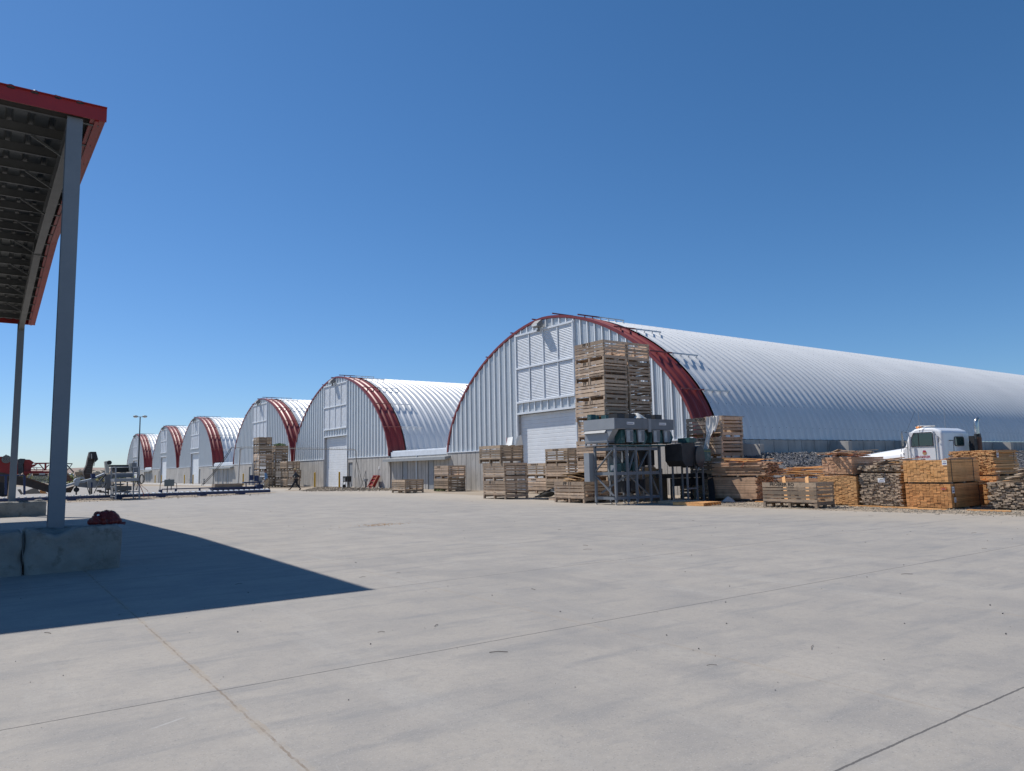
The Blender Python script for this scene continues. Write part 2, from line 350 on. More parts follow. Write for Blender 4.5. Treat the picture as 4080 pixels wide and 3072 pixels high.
# hills on the horizon, far to the left
def hills():
    vs=[];fs=[];n=140;rows=14
    for j in range(rows):
        t=j/(rows-1); d=2600+t*4200
        for i in range(n):
            az=R(-28)+R(120)*i/(n-1)
            base=78*(t**1.5)*(0.86+.10*mnoise.noise(Vector((az*5,3,0)))+.05*mnoise.noise(Vector((az*17,9,0)))+.012*mnoise.noise(Vector((az*60,t*5,0))))
            vs.append((d*math.sin(az),d*math.cos(az),base+6*t*mnoise.noise(Vector((az*25,t*6,2)))-.5))
    for j in range(rows-1):
        for i in range(n-1): fs.append((j*n+i,j*n+i+1,(j+1)*n+i+1,(j+1)*n+i))
    b=MB(); b.add(vs,fs,sm=True); struct(b.build('hills','hill_tan'))
hills()
def leaf_clump(b, c, rx, ry, rz, n, size, flat=1):
    for _ in range(n):
        while True:
            p=Vector((random.uniform(-1,1),random.uniform(-1,1),random.uniform(-1,1)))
            if .15<p.length<1: break
        q=Vector((c[0]+p.x*rx,c[1]+p.y*ry,c[2]+p.z*rz)); s=size*random.uniform(.5,1.4)
        u=Vector((random.gauss(0,1),random.gauss(0,1),random.gauss(0,1))).normalized(); w=u.cross(Vector((random.gauss(0,1),random.gauss(0,1),random.gauss(0,1)))).normalized()
        b.add([q-u*s,q+w*s*.6,q+u*s,q-w*s*.6],[(0,1,2,3)])
b=MB()
for k in range(150):
    d=random.uniform(175,420); az=R(random.uniform(-3,13.5)); h=random.uniform(1.0,2.6)*(1+.4*(d>300))
    c=(d*math.sin(az),d*math.cos(az),h*.5); leaf_clump(b,c,h*random.uniform(1,2.4),h*random.uniform(1,2),h*.6,95,.30)
struct(b.build('scrub','leaf_dry'),'stuff')

# ------------------------------------------------------------------ storage sheds
X0=27.86; HW=11.68; WALL=2.7; RISE=7.9; EXP=1.7
def arch_z(y, a=HW, b=RISE):
    t=min(1,abs(y)/a); return WALL+b*(1-t**EXP)**(1/EXP)
def arch_pts(n=44, off=0):
    """points of the arch from +y base over the top to -y base, pushed outwards by off"""
    out=[]
    for i in range(n+1):
        t=math.pi*i/n; c=math.cos(t); s=math.sin(t)
        y=HW*math.copysign(abs(c)**(2/EXP),c); z=RISE*abs(s)**(2/EXP)
        out.append((y,z))
    # resample evenly
    import bisect
    L=[0]
    dense=[]
    for i in range(601):
        t=math.pi*i/600; c=math.cos(t); s=math.sin(t); dense.append((HW*math.copysign(abs(c)**(2/EXP),c), RISE*abs(s)**(2/EXP)))
    for i in range(600): L.append(L[-1]+math.dist(dense[i],dense[i+1]))
    res=[]
    for k in range(n+1):
        t=L[-1]*k/n; i=min(599,max(0,bisect.bisect_right(L,t)-1)); f=(t-L[i])/(L[i+1]-L[i]+1e-9)
        res.append((dense[i][0]+(dense[i+1][0]-dense[i][0])*f, dense[i][1]+(dense[i+1][1]-dense[i][1])*f))
    fin=[]
    for k,(y,z) in enumerate(res):
        y0,z0=res[max(0,k-1)]; y1,z1=res[min(n,k+1)]; ty,tz=y1-y0,z1-z0; l=math.hypot(ty,tz); ny,nz=-tz/l,ty/l
        if ny*y+nz*(z)<0: ny,nz=-ny,-nz
        fin.append((y+ny*off, z+WALL+nz*off, ny, nz))
    return fin
AP=arch_pts(48)
RIB=.61
RIBPROF=[(0,0),(.13,0),(.155,.012),(.18,0),(.26,0),(.30,.02),(.36,.09),(.40,.105),(.47,.105),(.51,.09),(.57,.02)]
def roof_mesh(name, xa, xb, m, lift=0, segs=48):
    ap=arch_pts(segs, lift); xs=[]
    k0=int(xa/RIB)-1
    k=k0
    while True:
        for px,d in RIBPROF:
            x=k*RIB+px
            if xa-1e-6<=x<=xb+1e-6: xs.append((x,d))
        k+=1
        if k*RIB>xb: break
    n=len(ap); vs=[];fs=[]
    for x,d in xs:
        for (y,z,ny,nz) in ap: vs.append((x,y+ny*d,z+nz*d))
    for i in range(len(xs)-1):
        for j in range(n-1): fs.append((i*n+j,i*n+j+1,(i+1)*n+j+1,(i+1)*n+j))
    me=bpy.data.meshes.new(name); me.from_pydata(vs,[],fs); me.materials.append(M[m]); me.polygons.foreach_set('use_smooth',[True]*len(fs)); me.update()
    # seams between the panels: marked by small dark bolts, modelled as tiny studs
    return me
BAND=1.53
ROOF=roof_mesh('roof',BAND,86,'roof_steel'); REDB=roof_mesh('red_band',-.06,BAND,'roof_red',.004)
def bolts():
    b=MB(); 
    for k in range(2,136):
        x=k*RIB+.435
        for j in range(1,48,2):
            y,z,ny,nz=AP[j]
            if y>3: continue
            s=.016; p=Vector((x,y+ny*.108,z+nz*.108)); u=Vector((0,nz,-ny))*s; v=Vector((s,0,0)); n=Vector((0,ny,nz))*.014
            b.add([p-u-v,p-u+v,p+u+v,p+u-v,p-u*.5-v*.5+n,p-u*.5+v*.5+n,p+u*.5+v*.5+n,p+u*.5-v*.5+n],[(4,5,6,7),(0,1,5,4),(1,2,6,5),(2,3,7,6),(3,0,4,7)],0,.5)
    return b.mesh('roof_bolts','steel_dark')
BOLTS=bolts()
def gable():
    b=MB()
    def cols(ya,yb,zb,zt):
        """ribbed panels between ya and yb; zb bottom, zt(y) top; ribs face -x"""
        prof=[]; n=round((yb-ya)/.625); p=(yb-ya)/n
        for k in range(n):
            s=ya+k*p
            prof+=[(s,0),(s+.02,-.075),(s+.105,-.075),(s+.185,0),(s+.23,0),(s+.24,-.018),(s+.255,-.018),(s+.275,0),(s+.36,0),(s+.375,-.012),(s+.39,0),(s+.47,0),(s+.485,-.012),(s+.50,0)]
        prof.append((yb,0))
        for (y0,x0),(y1,x1) in zip(prof,prof[1:]):
            crest=1 if min(x0,x1)<-.07 and abs(x0-x1)<.001 else 0
            a,c=zt(y0),zt(y1)
            if a<=zb+.02 and c<=zb+.02: continue
            b.add([(x0,y0,zb),(x1,y1,zb),(x1,y1,max(c,zb)),(x0,y0,max(a,zb))],[(0,1,2,3)],2 if crest else 0,.5)
    top=lambda y: arch_z(y)-.05 if abs(y)<HW else WALL
    cols(-HW+.15,-2.92,WALL,top); cols(2.92,HW-.15,WALL,top)
    cols(-2.92,2.92,4.98,lambda y:5.56); cols(-2.92,2.92,10.04-.02,top)
    b.add([(.02,-HW+.2,WALL),(.02,-2.9,WALL),(.02,-2.9,10.0),(.02,-HW+.2,WALL+.1)],[(0,1,2,3)])
    for y in (-2.92,2.92): b.box(-.085,y-.045,WALL,.03,y+.045,10.02,1,.5)
    b.box(-.09,-2.875,4.86,.03,2.875,4.98,1,.5)
    for y0,y1 in ((-HW,-2.965),(2.965,HW)): b.box(-.10,y0,WALL-.03,.02,y1,WALL+.035,1,.5)
    return b.mesh('gable_wall',['gable_steel','white_trim','rib_white'])
def trim():
    b=MB(); o=arch_pts(48,.115); i=arch_pts(48,-.03); n=len(o); vs=[];fs=[]
    for k in range(n):
        vs+=[(-.10,o[k][0],o[k][1]),(-.10,i[k][0],i[k][1]),(.03,i[k][0],i[k][1]),(.03,o[k][0],o[k][1])]
    for k in range(n-1):
        for a in range(4): fs.append((k*4+a,k*4+(a+1)%4,(k+1)*4+(a+1)%4,(k+1)*4+a))
    b.add(vs,fs,0,.5,False); return b.mesh('arch_trim','trim_red')
def foundation(doors):
    """concrete base: front walls either side of the opening, side walls"""
    b=MB()
    segs=[[-11.9,-2.97],[2.97,11.9]]
    for (a,c) in segs:
        cuts=[(a,c)]
        for d in doors:
            nc=[]
            for (p,q) in cuts:
                if p<d and d+.95<q: nc+= [(p,d),(d+.95,q)]; b.box(-.06,d,2.3,.25,d+.95,WALL-.035,0,.5)
                else: nc.append((p,q))
            cuts=nc
        for p,q in cuts:
            b.box(-.06,p,0,.25,q,WALL-.035,0,.5)
            y=math.ceil(p/.61)*.61
            while y<q-.1:
                b.box(-.067,y-.009,.02,-.055,y+.009,WALL-.06,1,.5); y+=.61
    for s in (-1,1): b.box(.25,s*11.9-(.26 if s>0 else 0),0,86,s*11.9+(.26 if s<0 else 0),WALL-.03,0,.5)
    if True:
        x=.8
        while x<86: b.box(x-.01,-11.908,.02,x+.01,-11.895,WALL-.06,1,.5); x+=1.22
    # jambs of the big opening
    for s in (-1,1):
        y=s*2.9; b.box(-.047,min(y,y+s*.055),0,.6,max(y,y+s*.055),4.855,2,.5)
    return b.mesh('foundation_wall',['concrete_wall','joint_dark','door_header'])
def louver_frame():
    b=MB(); x0,x1=-.13,-.03; W=.10
    for y in (-2.86,2.86): b.box(x0,y-W/2,5.60,x1,y+W/2,9.98)
    for z in (5.62,7.80,9.95): b.box(x0-.012,-2.90,z-.055,x1,2.90,z+.055)
    for y in (-1.43,0,1.43):
        w=.035 if y else .055
        b.box(x0+.01,y-w,5.68,x1,y+w,7.74); b.box(x0+.01,y-w,7.86,x1,y+w,9.89)
    return b.mesh('louver_frame','white_trim')
def louver_pane():
    b=MB(); n=21; h=2.04/n; vs=[];fs=[]
    for k in range(n):
        z=-1.02+k*h
        b.add([(0,-.66,z+h),(-.045,-.66,z+.012),(-.045,-.66,z),(0,-.66,z),(0,.66,z+h),(-.045,.66,z+.012),(-.045,.66,z),(0,.66,z)],[(0,1,5,4),(1,2,6,5),(2,3,7,6)],0,.5)
    return b.mesh('louver_pane','white_trim')
def overhead_door():
    b=MB(); z=0; 
    while z<4.86:
        t=min(z+.235,4.86)
        b.add([(.24,-2.9,z),(.24,2.9,z),(.222,2.9,z+.02),(.222,-2.9,z+.02),(.222,2.9,t-.02),(.222,-2.9,t-.02),(.24,2.9,t),(.24,-2.9,t)],[(1,0,3,2),(2,3,5,4),(4,5,7,6)],0,.5); z+=.235
    return b.mesh('overhead_door','door_white')
def pers_door():
    b=MB(); b.box(.02,-.42,0,.06,.42,2.2,0,.5); 
    for y in (-.46,.42): b.box(-.02,y,0,.07,y+.05,2.27,1,.5)
    b.box(-.02,-.42,2.2,.07,.42,2.27,1,.5); return b.mesh('door',['steel_door','lamp_grey'])
def handle(): 
    b=MB(); b.tube([(.03,.3,1.02),(-.03,.3,1.02),(-.03,.18,1.02)],.012,6); return b.mesh('handle','chrome')
def rail_mesh(y, L=3.55):
    i=min(range(len(AP)),key=lambda k:abs(AP[k][0]-y)); 
    yy=abs(y); z=arch_z(y); e=.02; ty=(arch_z(abs(y)+e)-arch_z(abs(y)-e))/(2*e); l=math.hypot(1,ty); ny,nz=-ty/l,1/l
    s=1 if y>0 else -1; ny*=s; b=MB(); h=.23
    def P(x,d): return (x,y+ny*d,z+nz*d)
    b.beam(P(-.12,h),P(BAND,h),.06,.07,mi=1,r=.5); b.beam(P(BAND,h),P(L,h),.06,.07,mi=0,r=.5)
    k=0
    while True:
        x=k*RIB+.435
        if x>L: break
        b.beam(P(x,.09),P(x,h-.03),.045,.05,up=(1,0,0),mi=1 if x<BAND else 0,r=.5)
        b.beam(P(x-.04,.115),P(x+.04,.115),.05,.03,mi=1 if x<BAND else 0,r=.5); k+=1
    return b.mesh('roof_rail',['rail_steel','trim_red'])
def flood():
    b=MB(); b.prism([(-.42,.02),(-.42,.16),(-.12,.42),(.0,.42),(0,0),(-.12,-.04)],1,-.30,.30,0,.5); b.box(0,-.05,.1,.16,.05,.2,0,.5)
    return b.mesh('floodlight','lamp_grey')
def flood_lens():
    b=MB(); b.add([(-.425,-.26,.03),(-.425,.26,.03),(-.425,.26,.15),(-.425,-.26,.15)],[(0,1,2,3)]); return b.mesh('lens','glass_lamp')
def bracket():
    b=MB(); b.box(-.14,-.04,-.18,-.02,.04,.06); b.box(-.2,-.07,-.26,-.05,.07,-.15); return b.mesh('bracket','lamp_grey')
GABLE=gable(); TRIM=trim(); LF=louver_frame(); LP=louver_pane(); OD=overhead_door(); PD=pers_door(); HD=handle(); FL=flood(); FLL=flood_lens(); BR=bracket()
RY=[]
for zz in (5.08,7.18,8.86,10.04):
    t=((zz-WALL)/RISE); RY.append(HW*(1-t**EXP)**(1/EXP))
RY.append(1.0)
RAILS=[rail_mesh(s*y) for y in RY for s in (-1,1)]
SHEDS=[(35.65,[-5.05],'largest and nearest steel arch shed, with lumber and a truck beside its long white roof'),
       (68.8,[-4.2],'second arch shed from the right, two yellow bollards before its full white overhead door'),
       (93.0,[3.35],'third arch shed from the right, its overhead door hidden by tall crate towers'),
       (127.4,[-4.2],'fourth arch shed from the right, with a small awning joining its right side'),
       (152.6,[3.35],'fifth arch shed from the right, touching the left side of the fourth'),
       (184.6,[-4.2],'farthest and smallest arch shed, standing behind the thin lamp post')]
FND={}
for cy,doors,label in SHEDS:
    t=thing('storage_shed',label,'storage shed',(X0,cy,0),group='arched steel storage sheds in a row')
    key=tuple(doors)
    if key not in FND: FND[key]=foundation(doors)
    obj('foundation_wall',FND[key],t); obj('gable_wall',GABLE,t); r=obj('roof',ROOF,t); obj('red_band',REDB,t); obj('arch_trim',TRIM,t)
    if cy<70: obj('bolts',BOLTS,r)
    f=obj('louver_frame',LF,t)
    for yy in (-2.14,-.715,.715,2.14):
        for zz in (6.71,8.875): obj('louver_pane',LP,f,(-.035,yy,zz))
    obj('overhead_door',OD,t)
    for d in doors: q=obj('door',PD,t,(0,d+.475,0)); obj('handle',HD,q)
    for m in RAILS: obj('roof_rail',m,t)
    q=obj('floodlight',FL,t,(-.22,.12,10.08)); obj('lens',FLL,q); obj('bracket',BR,q)
    if cy in (68.8,127.4):
        b=MB(); b.box(-.05,11.905,0,.28,12.295 if cy==68.8 else 13.295,WALL-.04); b.build('link_wall','concrete_wall',t)
    if cy==35.65:
        for k in range(9):
            bx=-1.4+6.9*k
            if bx<0: bx=1.2
            b=MB(); b.prism([(-11.9,0),(-13.0,0),(-13.0,2.58),(-11.9,2.66)],0,bx+5.3-.02,bx+5.3+.34) if k else b.prism([(-11.9,0),(-13.0,0),(-13.0,2.4),(-11.9,2.5)],0,3.0,3.34)
            b.build('buttress','concrete_wall',t)
        b=MB(); b.box(-.04,11.4,WALL,.3,11.95,WALL+.55); b.build('corner_panel','white_trim',t)
# connecting buildings under a flat awning between two sheds
def annex(ya,yb,label):
    t=thing('connecting_building',label,'connecting building',(X0,0,0),group='low connecting buildings between the sheds')
    w=yb-ya; x=.05; b=MB()
    ds=[ya+w*.27,ya+w*.73]; edges=[ya]+[q for d in ds for q in (d-.47,d+.47)]+[yb]
    for i in range(0,len(edges),2):
        b.box(x,edges[i],0,x+.3,edges[i+1],2.62,0,.5)
        y=edges[i]+.4
        while y<edges[i+1]-.1: b.box(x-.008,y-.01,.02,x+.004,y+.01,2.4,1,.5); y+=.61
    for d in ds: b.box(x,d-.47,2.28,x+.3,d+.47,2.62,0,.5)
    b.box(x-.02,ya,2.62,x+.3,yb,3.0,2,.5); b.box(x+.1,ya,3.0,40,yb,3.1,2,.5)
    b.build('wall',['concrete_wall','joint_dark','white_trim'],t)
    b=MB(); b.prism([(-.55,2.20),(-.55,2.42),(x-.03,2.50),(x-.03,2.34)],1,ya-.62,yb+.38,0,.5); b.build('awning','galv_box',t)
    for d in ds: q=obj('door',PD,t,(x,d,0)); obj('handle',HD,q)
    b=MB(); b.box(x-.12,ya+w*.5-.06,0,x-.01,ya+w*.5+.06,2.6); b.build('drainpipe','rail_steel',t)
annex(35.65+11.92,68.8-11.92,'low concrete link with awning and two grey doors, nearest, left of the largest shed')
annex(93.0+11.92,127.4-11.92,'low concrete link under an awning between the third and fourth sheds')
annex(152.6+11.92,184.6-11.92,'low concrete link under an awning beside the farthest shed')

# gravel bank along the side of the nearest shed
def bank():
    b=MB(); rows=10; n=110; vs=[];fs=[]
    def P(i,j):
        x=29.3+i*.55; t=j/(rows-1); y=23.70-t*4.6; z=1.93*min(1,max(0,(1-t)/.72))*min(1,.25+(x-29.3)/2.2)+.06*mnoise.noise(Vector((x*.7,y,0)))*(.4+t)
        return x,y,max(z,-.02)
    for j in range(rows):
        for i in range(n): vs.append(P(i,j))
    for j in range(rows-1):
        for i in range(n-1): fs.append((j*n+i,(j+1)*n+i,(j+1)*n+i+1,j*n+i+1))
    b.add(vs,fs,0,.3)
    for k in range(9500):
        i=random.uniform(0,70)**1; j=random.random()*(rows-1); x,y,z=P(i,j); s=random.uniform(.035,.085)
        q=Euler((random.random()*6,random.random()*6,random.random()*6)).to_matrix(); rr=random.random()
        vv=[Vector((x,y,z+.02))+q@Vector(p)*s*random.uniform(.7,1.2) for p in ((1,0,0),(-1,0,0),(0,1,0),(0,-1,0),(0,0,.8),(0,0,-.8))]
        b.add(vv,[(0,2,4),(2,1,4),(1,3,4),(3,0,4),(2,0,5),(1,2,5),(3,1,5),(0,3,5)],0,rr)
    struct(b.build('gravel_bank','rock_dark'),'stuff')
bank()

# ------------------------------------------------------------------ open canopy at the left
def canopy():
    t=thing('steel_canopy','tall open steel canopy with red fascia, slate posts and ribbed metal roof at left','canopy',(0,0,0))
    XE=1.46; YN,ZN=14.35,7.80; YR,ZR=25.0,8.45; YF,ZF=35.75,7.80; XL=-16
    zr=lambda y: ZN+(ZR-ZN)*(y-YN)/(YR-YN) if y<YR else ZR+(ZF-ZR)*(y-YR)/(YF-YR)
    # ribbed deck
    b=MB(); prof=[]; x=XL
    while x<XE-.05: prof+=[(x,0),(x+.19,0),(x+.22,.045),(x+.30,.045)]; x+=.33
    prof.append((XE-.02,0)); ys=[YN-.02,YR,YF+.02]; vs=[];fs=[]
    for px,d in prof:
        for y in ys: vs.append((px,y,zr(y)+d+.10))
    for i in range(len(prof)-1):
        for j in range(2): fs.append((i*3+j,(i+1)*3+j,(i+1)*3+j+1,i*3+j+1))
    b.add(vs,fs); 
    for px,d in prof: pass
    dk=b.build('roof_deck','deck_galv',t)
    sm=dk.modifiers.new('thick','SOLIDIFY'); sm.thickness=.012
    # foam closures showing as lumps at the eave
    b=MB(); x=XL
    while x<XE-.3: b.ellipsoid((x+.26,YN-.05,zr(YN)+.155),.075,.05,.035,8,5,jit=.2); x+=.33
    b.build('rib_closures','steel_dark',t)
    # purlins
    y=YN+.25
    while y<YF:
        z=zr(y)+.095; b=MB(); b.box(XL,y-.006,z-.20,XE-.05,y+.006,z); b.box(XL,y,z-.006,XE-.05,y+.065,z-.0005); b.box(XL,y-.065,z-.20,XE-.05,y,z-.194)
        if abs(y-YR)>.3 or True: b.build('purlin','purlin_steel',t)
        y+=1.19
    # rafters over the posts
    for xc in (1.02,-6.5,-14):
        b=MB()
        for (ya,yb) in ((YN+.15,YR-.004),(YR+.004,YF-.1)):
            za,zb=zr(ya)-.11,zr(yb)-.11; da,db=(.30,.42) if ya<YR else (.42,.30)
            for dx0,dx1,ua,ub,la,lb in ((-.09,.09,0,0,-.014,-.014),(-.09,.09,-da+.014,-db+.014,-da,-db),(-.005,.005,-.014,-.014,-da+.014,-db+.014)):
                vs=[(xc+dx0,ya,za+ua),(xc+dx1,ya,za+ua),(xc+dx1,yb,zb+ub),(xc+dx0,yb,zb+ub),(xc+dx0,ya,za+la),(xc+dx1,ya,za+la),(xc+dx1,yb,zb+lb),(xc+dx0,yb,zb+lb)]
                b.add(vs,[(0,1,2,3),(7,6,5,4),(0,4,5,1),(2,6,7,3),(1,5,6,2),(0,3,7,4)],0,.5)
        b.box(xc-.10,YR-.012,zr(YR)-.56,xc+.10,YR+.012,zr(YR)-.09,0,.5)
        b.build('rafter','purlin_steel',t)
    # flange braces
    k=0; y=YN+1.44
    while y<YF-1:
        for s in (-1,):
            b=MB(); b.beam((1.0,y,zr(y)-.42),(1.0+s*.55,y,zr(y)-.10),.035,.035); b.build('flange_brace','purlin_steel',t)
        y+=2.38
    # fascia: near and far eave, gable rake of stepped profile
    for y,s in ((YN,-1),(YF,1)):
        z=zr(y); b=MB(); ya,yb=sorted((y+s*.03,y+s*.06)); b.box(XL,ya,z-.09,XE+.045,yb,z+.15); b.box(XL,min(y,y+s*.1),z+.15,XE+.045,max(y,y+s*.1),z+.165); b.build('eave_fascia','fascia_red',t)
    for (ya,yb) in ((YN-.02,YR),(YR,YF+.02)):
        b=MB(); za,zb=zr(ya),zr(yb)
        for x0,x1,u,l in ((XE,XE+.02,.17,.06),(XE,XE+.05,.06,-.01),(XE,XE+.025,-.01,-.09),(XE-.12,XE,.172,.158),(XE-.20,XE-.002,-.075,-.088),(XE-.13,XE-.07,-.090,-.112),(XE-.20,XE-.185,-.02,-.074)):
            vs=[(x0,ya,za+u),(x1,ya,za+u),(x1,yb,zb+u),(x0,yb,zb+u),(x0,ya,za+l),(x1,ya,za+l),(x1,yb,zb+l),(x0,yb,zb+l)]
            b.add(vs,[(0,1,2,3),(7,6,5,4),(0,4,5,1),(2,6,7,3),(1,5,6,2),(0,3,7,4)],0,.5)
        b.build('rake_fascia','fascia_red',t)
    # posts (wide-flange sections)
    for xc,yc,zb in ((1.035,14.52,0),(1.02,35.55,0),(-6.5,14.52,0),(-6.5,35.55,0)):
        b=MB(); h=zr(yc)-.10
        b.box(xc-.118,yc-.13,zb,xc+.118,yc-.116,h); b.box(xc-.118,yc+.116,zb,xc+.118,yc+.13,h); b.box(xc-.006,yc-.116,zb,xc+.006,yc+.116,h)
        b.box(xc-.14,yc-.17,0,xc+.14,yc+.17,.03); b.box(xc-.115,yc-.14,h-.03,xc+.115,yc+.14,h-.012)
        b.build('post','canopy_steel',t)
canopy()

# concrete barrier blocks round the posts
def block(x0,x1,y0,y1,h,label,notch=None):
    nx,ny,nz=30,12,12; b=MB(); vs={}; L=[];fs=[]
    def V(i,j,k):
        key=(i,j,k)
        if key in vs: return vs[key]
        u,v,w=i/nx,j/ny,k/nz; p=Vector((x0+(x1-x0)*u,y0+(y1-y0)*v,h*w))
        c=Vector(((x0+x1)/2,(y0+y1)/2,h/2)); 
        n=0
        for a,q in ((u,0),(v,0),(w,1)): n+= (a in (0.0,1.0)) and not (q and a==0.0)
        d=p-c
        if n>=2: p-=Vector((math.copysign(.022,d.x) if u in (0,1) else 0, math.copysign(.022,d.y) if v in (0,1) else 0, .022 if w==1 else 0))
        q=Vector((p.x*5,p.y*5,p.z*5)); amt=.013 if n<2 else .03
        p+=Vector((mnoise.noise(q),mnoise.noise(q+Vector((9,0,0))),mnoise.noise(q+Vector((0,9,0)))*.6))*amt*2
        if k==0: p.z=0
        if notch and w>.6 and 0<=v<=.99:
            dd=abs(p.x-notch)
            if dd<.32: p.z-=max(0,(.32-dd))*.36*((w-.6)/.4)
        vs[key]=len(L); L.append(p); return vs[key]
    for i in range(nx):
        for j in range(ny):
            fs.append((V(i,j,nz),V(i+1,j,nz),V(i+1,j+1,nz),V(i,j+1,nz)))
    for i in range(nx):
        for k in range(nz):
            fs.append((V(i,0,k),V(i+1,0,k),V(i+1,0,k+1),V(i,0,k+1))); fs.append((V(i+1,ny,k),V(i,ny,k),V(i,ny,k+1),V(i+1,ny,k+1)))
    for j in range(ny):
        for k in range(nz):
            fs.append((V(0,j+1,k),V(0,j,k),V(0,j,k+1),V(0,j+1,k+1))); fs.append((V(nx,j,k),V(nx,j+1,k),V(nx,j+1,k+1),V(nx,j,k+1)))
    b.add(L,fs,0,.5,True); o=b.build('concrete_block','concrete_block'); tag(o,label,'concrete block','concrete barrier blocks at the canopy posts')
    return o
block(.60,1.92,13.84,14.32,.70,'concrete barrier block before the thick near post, onion bag on its top',notch=1.0)
block(-.78,.565,13.86,14.34,.68,'concrete barrier block cut by the left edge, beside a dark vertical gap')
block(.60,1.92,14.72,15.3,.66,'concrete block just behind the near canopy post')
block(-.5,2.14,34.7,35.35,.58,'concrete barrier block at the foot of the far canopy post')

# ------------------------------------------------------------------ slatted wooden bins
BL,BW,BH=1.93,1.37,.862
def bin_meshes(seed, wood):
    random.seed(seed); out={}
    def board(b,x0,y0,z0,x1,y1,z1,j=.008,gray=None):
        a=random.uniform(-j,j)*.6; b.box(x0,y0,z0+a,x1,y1,z1+a+random.uniform(-j,j)*.5,rot=(random.uniform(-.004,.004) if x1-x0<y1-y0 else 0, random.uniform(-.004,.004) if x1-x0>y1-y0 else 0, 0))
    rows=[(.705,.86),(.575,.67),(.40,.54),(.205,.365)]; srows=[(.735,.855),(.60,.68),(.43,.55),(.295,.385),(.10,.215)]
    if seed%3==1: rows=[(.70,.86),(.60,.67),(.44,.565),(.32,.405),(.20,.29)]; srows=[(.74,.855),(.625,.69),(.47,.575),(.345,.415),(.10,.22)]
    if seed%3==2: rows=[(.70,.855),(.555,.665),(.40,.52),(.20,.36)]; srows=[(.72,.85),(.60,.665),(.42,.54),(.29,.37),(.09,.20)]
    # panels on the long faces (-x and +x): boards run along y
    for nm,x in (('front_panel',0),('rear_panel',BW-.022)):
        b=MB()
        for z0,z1 in rows: board(b,x,0+random.uniform(0,.012),z0,x+.022,BL-random.uniform(0,.012),z1)
        xi=x+.022 if x==0 else x-.045
        b.box(xi,BL/2-.045,.17,xi+.045,BL/2+.045,.85)
        out[nm]=b.mesh(nm,wood)
    for nm,y in (('side_panel',0),('side_panel',BL-.022)):
        b=MB()
        for z0,z1 in srows: board(b,.022,y+.002,z0,BW-.022,y+.020,z1)
        out.setdefault(nm,[]).append(b.mesh(nm,wood))
    for x in (.024,BW-.024-.07):
        for y in (.024,BL-.024-.07): b=MB(); b.box(x,y,.0,x+.07,y+.07,.845); out.setdefault('corner_post',[]).append(b.mesh('corner_post',wood))
    b=MB()
    for y in (.0,BL/2-.05,BL-.10): 
        b.box(.03,y+.003,.085,BW-.03,y+.097,.155); b.box(.0,y+.003,.012,.10,y+.097,.155-.003); b.box(BW-.10,y+.003,.012,BW,y+.097,.152); b.box(BW/2-.06,y+.003,.012,BW/2+.06,y+.097,.084)
        b.box(.0,y,.0,BW,y+.10,.011)
    x=.03
    while x<BW-.1: b.box(x,.03,.157,x+.095,BL-.03,.176); x+=.099
    out['base']=b.mesh('base',wood); return out
BINM={}
for sd_ in range(6): BINM[('w',sd_)]=bin_meshes(100+sd_,'wood_bin')
for sd_ in range(3): BINM[('d',sd_)]=bin_meshes(200+sd_,'wood_bin_dark')
random.seed(11)
BINPROTO={}
def make_bin(kind, var, label, loc, rz=0, group=None, scale=None):
    key=(kind,var)
    if key not in BINPROTO:
        t=thing('slatted_bin',label,'wooden bin',loc,rz,group); m=BINM[key]
        obj('front_panel',m['front_panel'],t); obj('rear_panel',m['rear_panel'],t)
        for s in m['side_panel']: obj('side_panel',s,t)
        [obj('corner_post',q,t) for q in m['corner_post']]; obj('base',m['base'],t); BINPROTO[key]=t
    else:
        t=thing('slatted_bin',label,'wooden bin',loc,rz,group)
        for ch in BINPROTO[key].children:
            if ch.name.startswith('lettering'): continue
            c=ch.copy(); COL.objects.link(c); c.parent=t
    if scale: t.scale=scale
    return t
def letters(t, s, y=1.25, size=.13, z=.735, mtl='ink', sx=.9):
    size*=1.12
    if s[:2]=='FF': size*=1.1; sx=1.35; z-=.012
    return text_obj('lettering',s,size,t,(-.0015,y,z),(0,-1,0),(0,0,1),mtl,.0012,'CENTER',sx)
def column(x,y,n,desc,kinds='w',jit=.02,rz=0,z0=0,group=None,h=BH,lets=None,offs=None,scale=None,rzj=.012):
    out=[]
    for k in range(n):
        kd=kinds[k%len(kinds)] if isinstance(kinds,str) else kinds[k]
        lab=desc.replace('#', ('top' if k==n-1 and n>1 else ORD[k])) if n>1 else desc
        dx,dy=(offs[k] if offs else (0,0))
        t=make_bin(kd,random.randrange(6 if kd=='w' else 3),lab,(x+dx+random.uniform(-jit,jit),y+dy+random.uniform(-jit,jit),z0+.016+k*h),rz+random.uniform(-rzj,rzj),group,scale)
        if lets and k in lets: letters(t,*lets[k])
        out.append(t)
    return out
GB='slatted wooden onion bins'
column(20.46,29.47,3,'grey slatted bin, # of three in the stack right of the low single bin','wwd',group=GB,offs=[(0,0),(.0,.05),(-.05,.28)],lets={0:('FF 11',1.15,.14)},h=.866)
column(20.03,23.24,1,'pale open bin lettered FF 11 with cardboard heaped on top',group=GB,lets={0:('FF 11',1.05,.15)})
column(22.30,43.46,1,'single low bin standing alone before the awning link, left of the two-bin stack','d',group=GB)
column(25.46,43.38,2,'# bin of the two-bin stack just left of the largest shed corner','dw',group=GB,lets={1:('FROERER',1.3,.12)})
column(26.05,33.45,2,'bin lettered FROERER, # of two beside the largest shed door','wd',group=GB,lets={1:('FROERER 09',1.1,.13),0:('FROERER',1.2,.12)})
column(25.0,30.2,3,'bin, # of three standing against the white overhead door of the largest shed','dwd',group=GB,lets={2:('FROERER',1.0,.12)},h=.80)
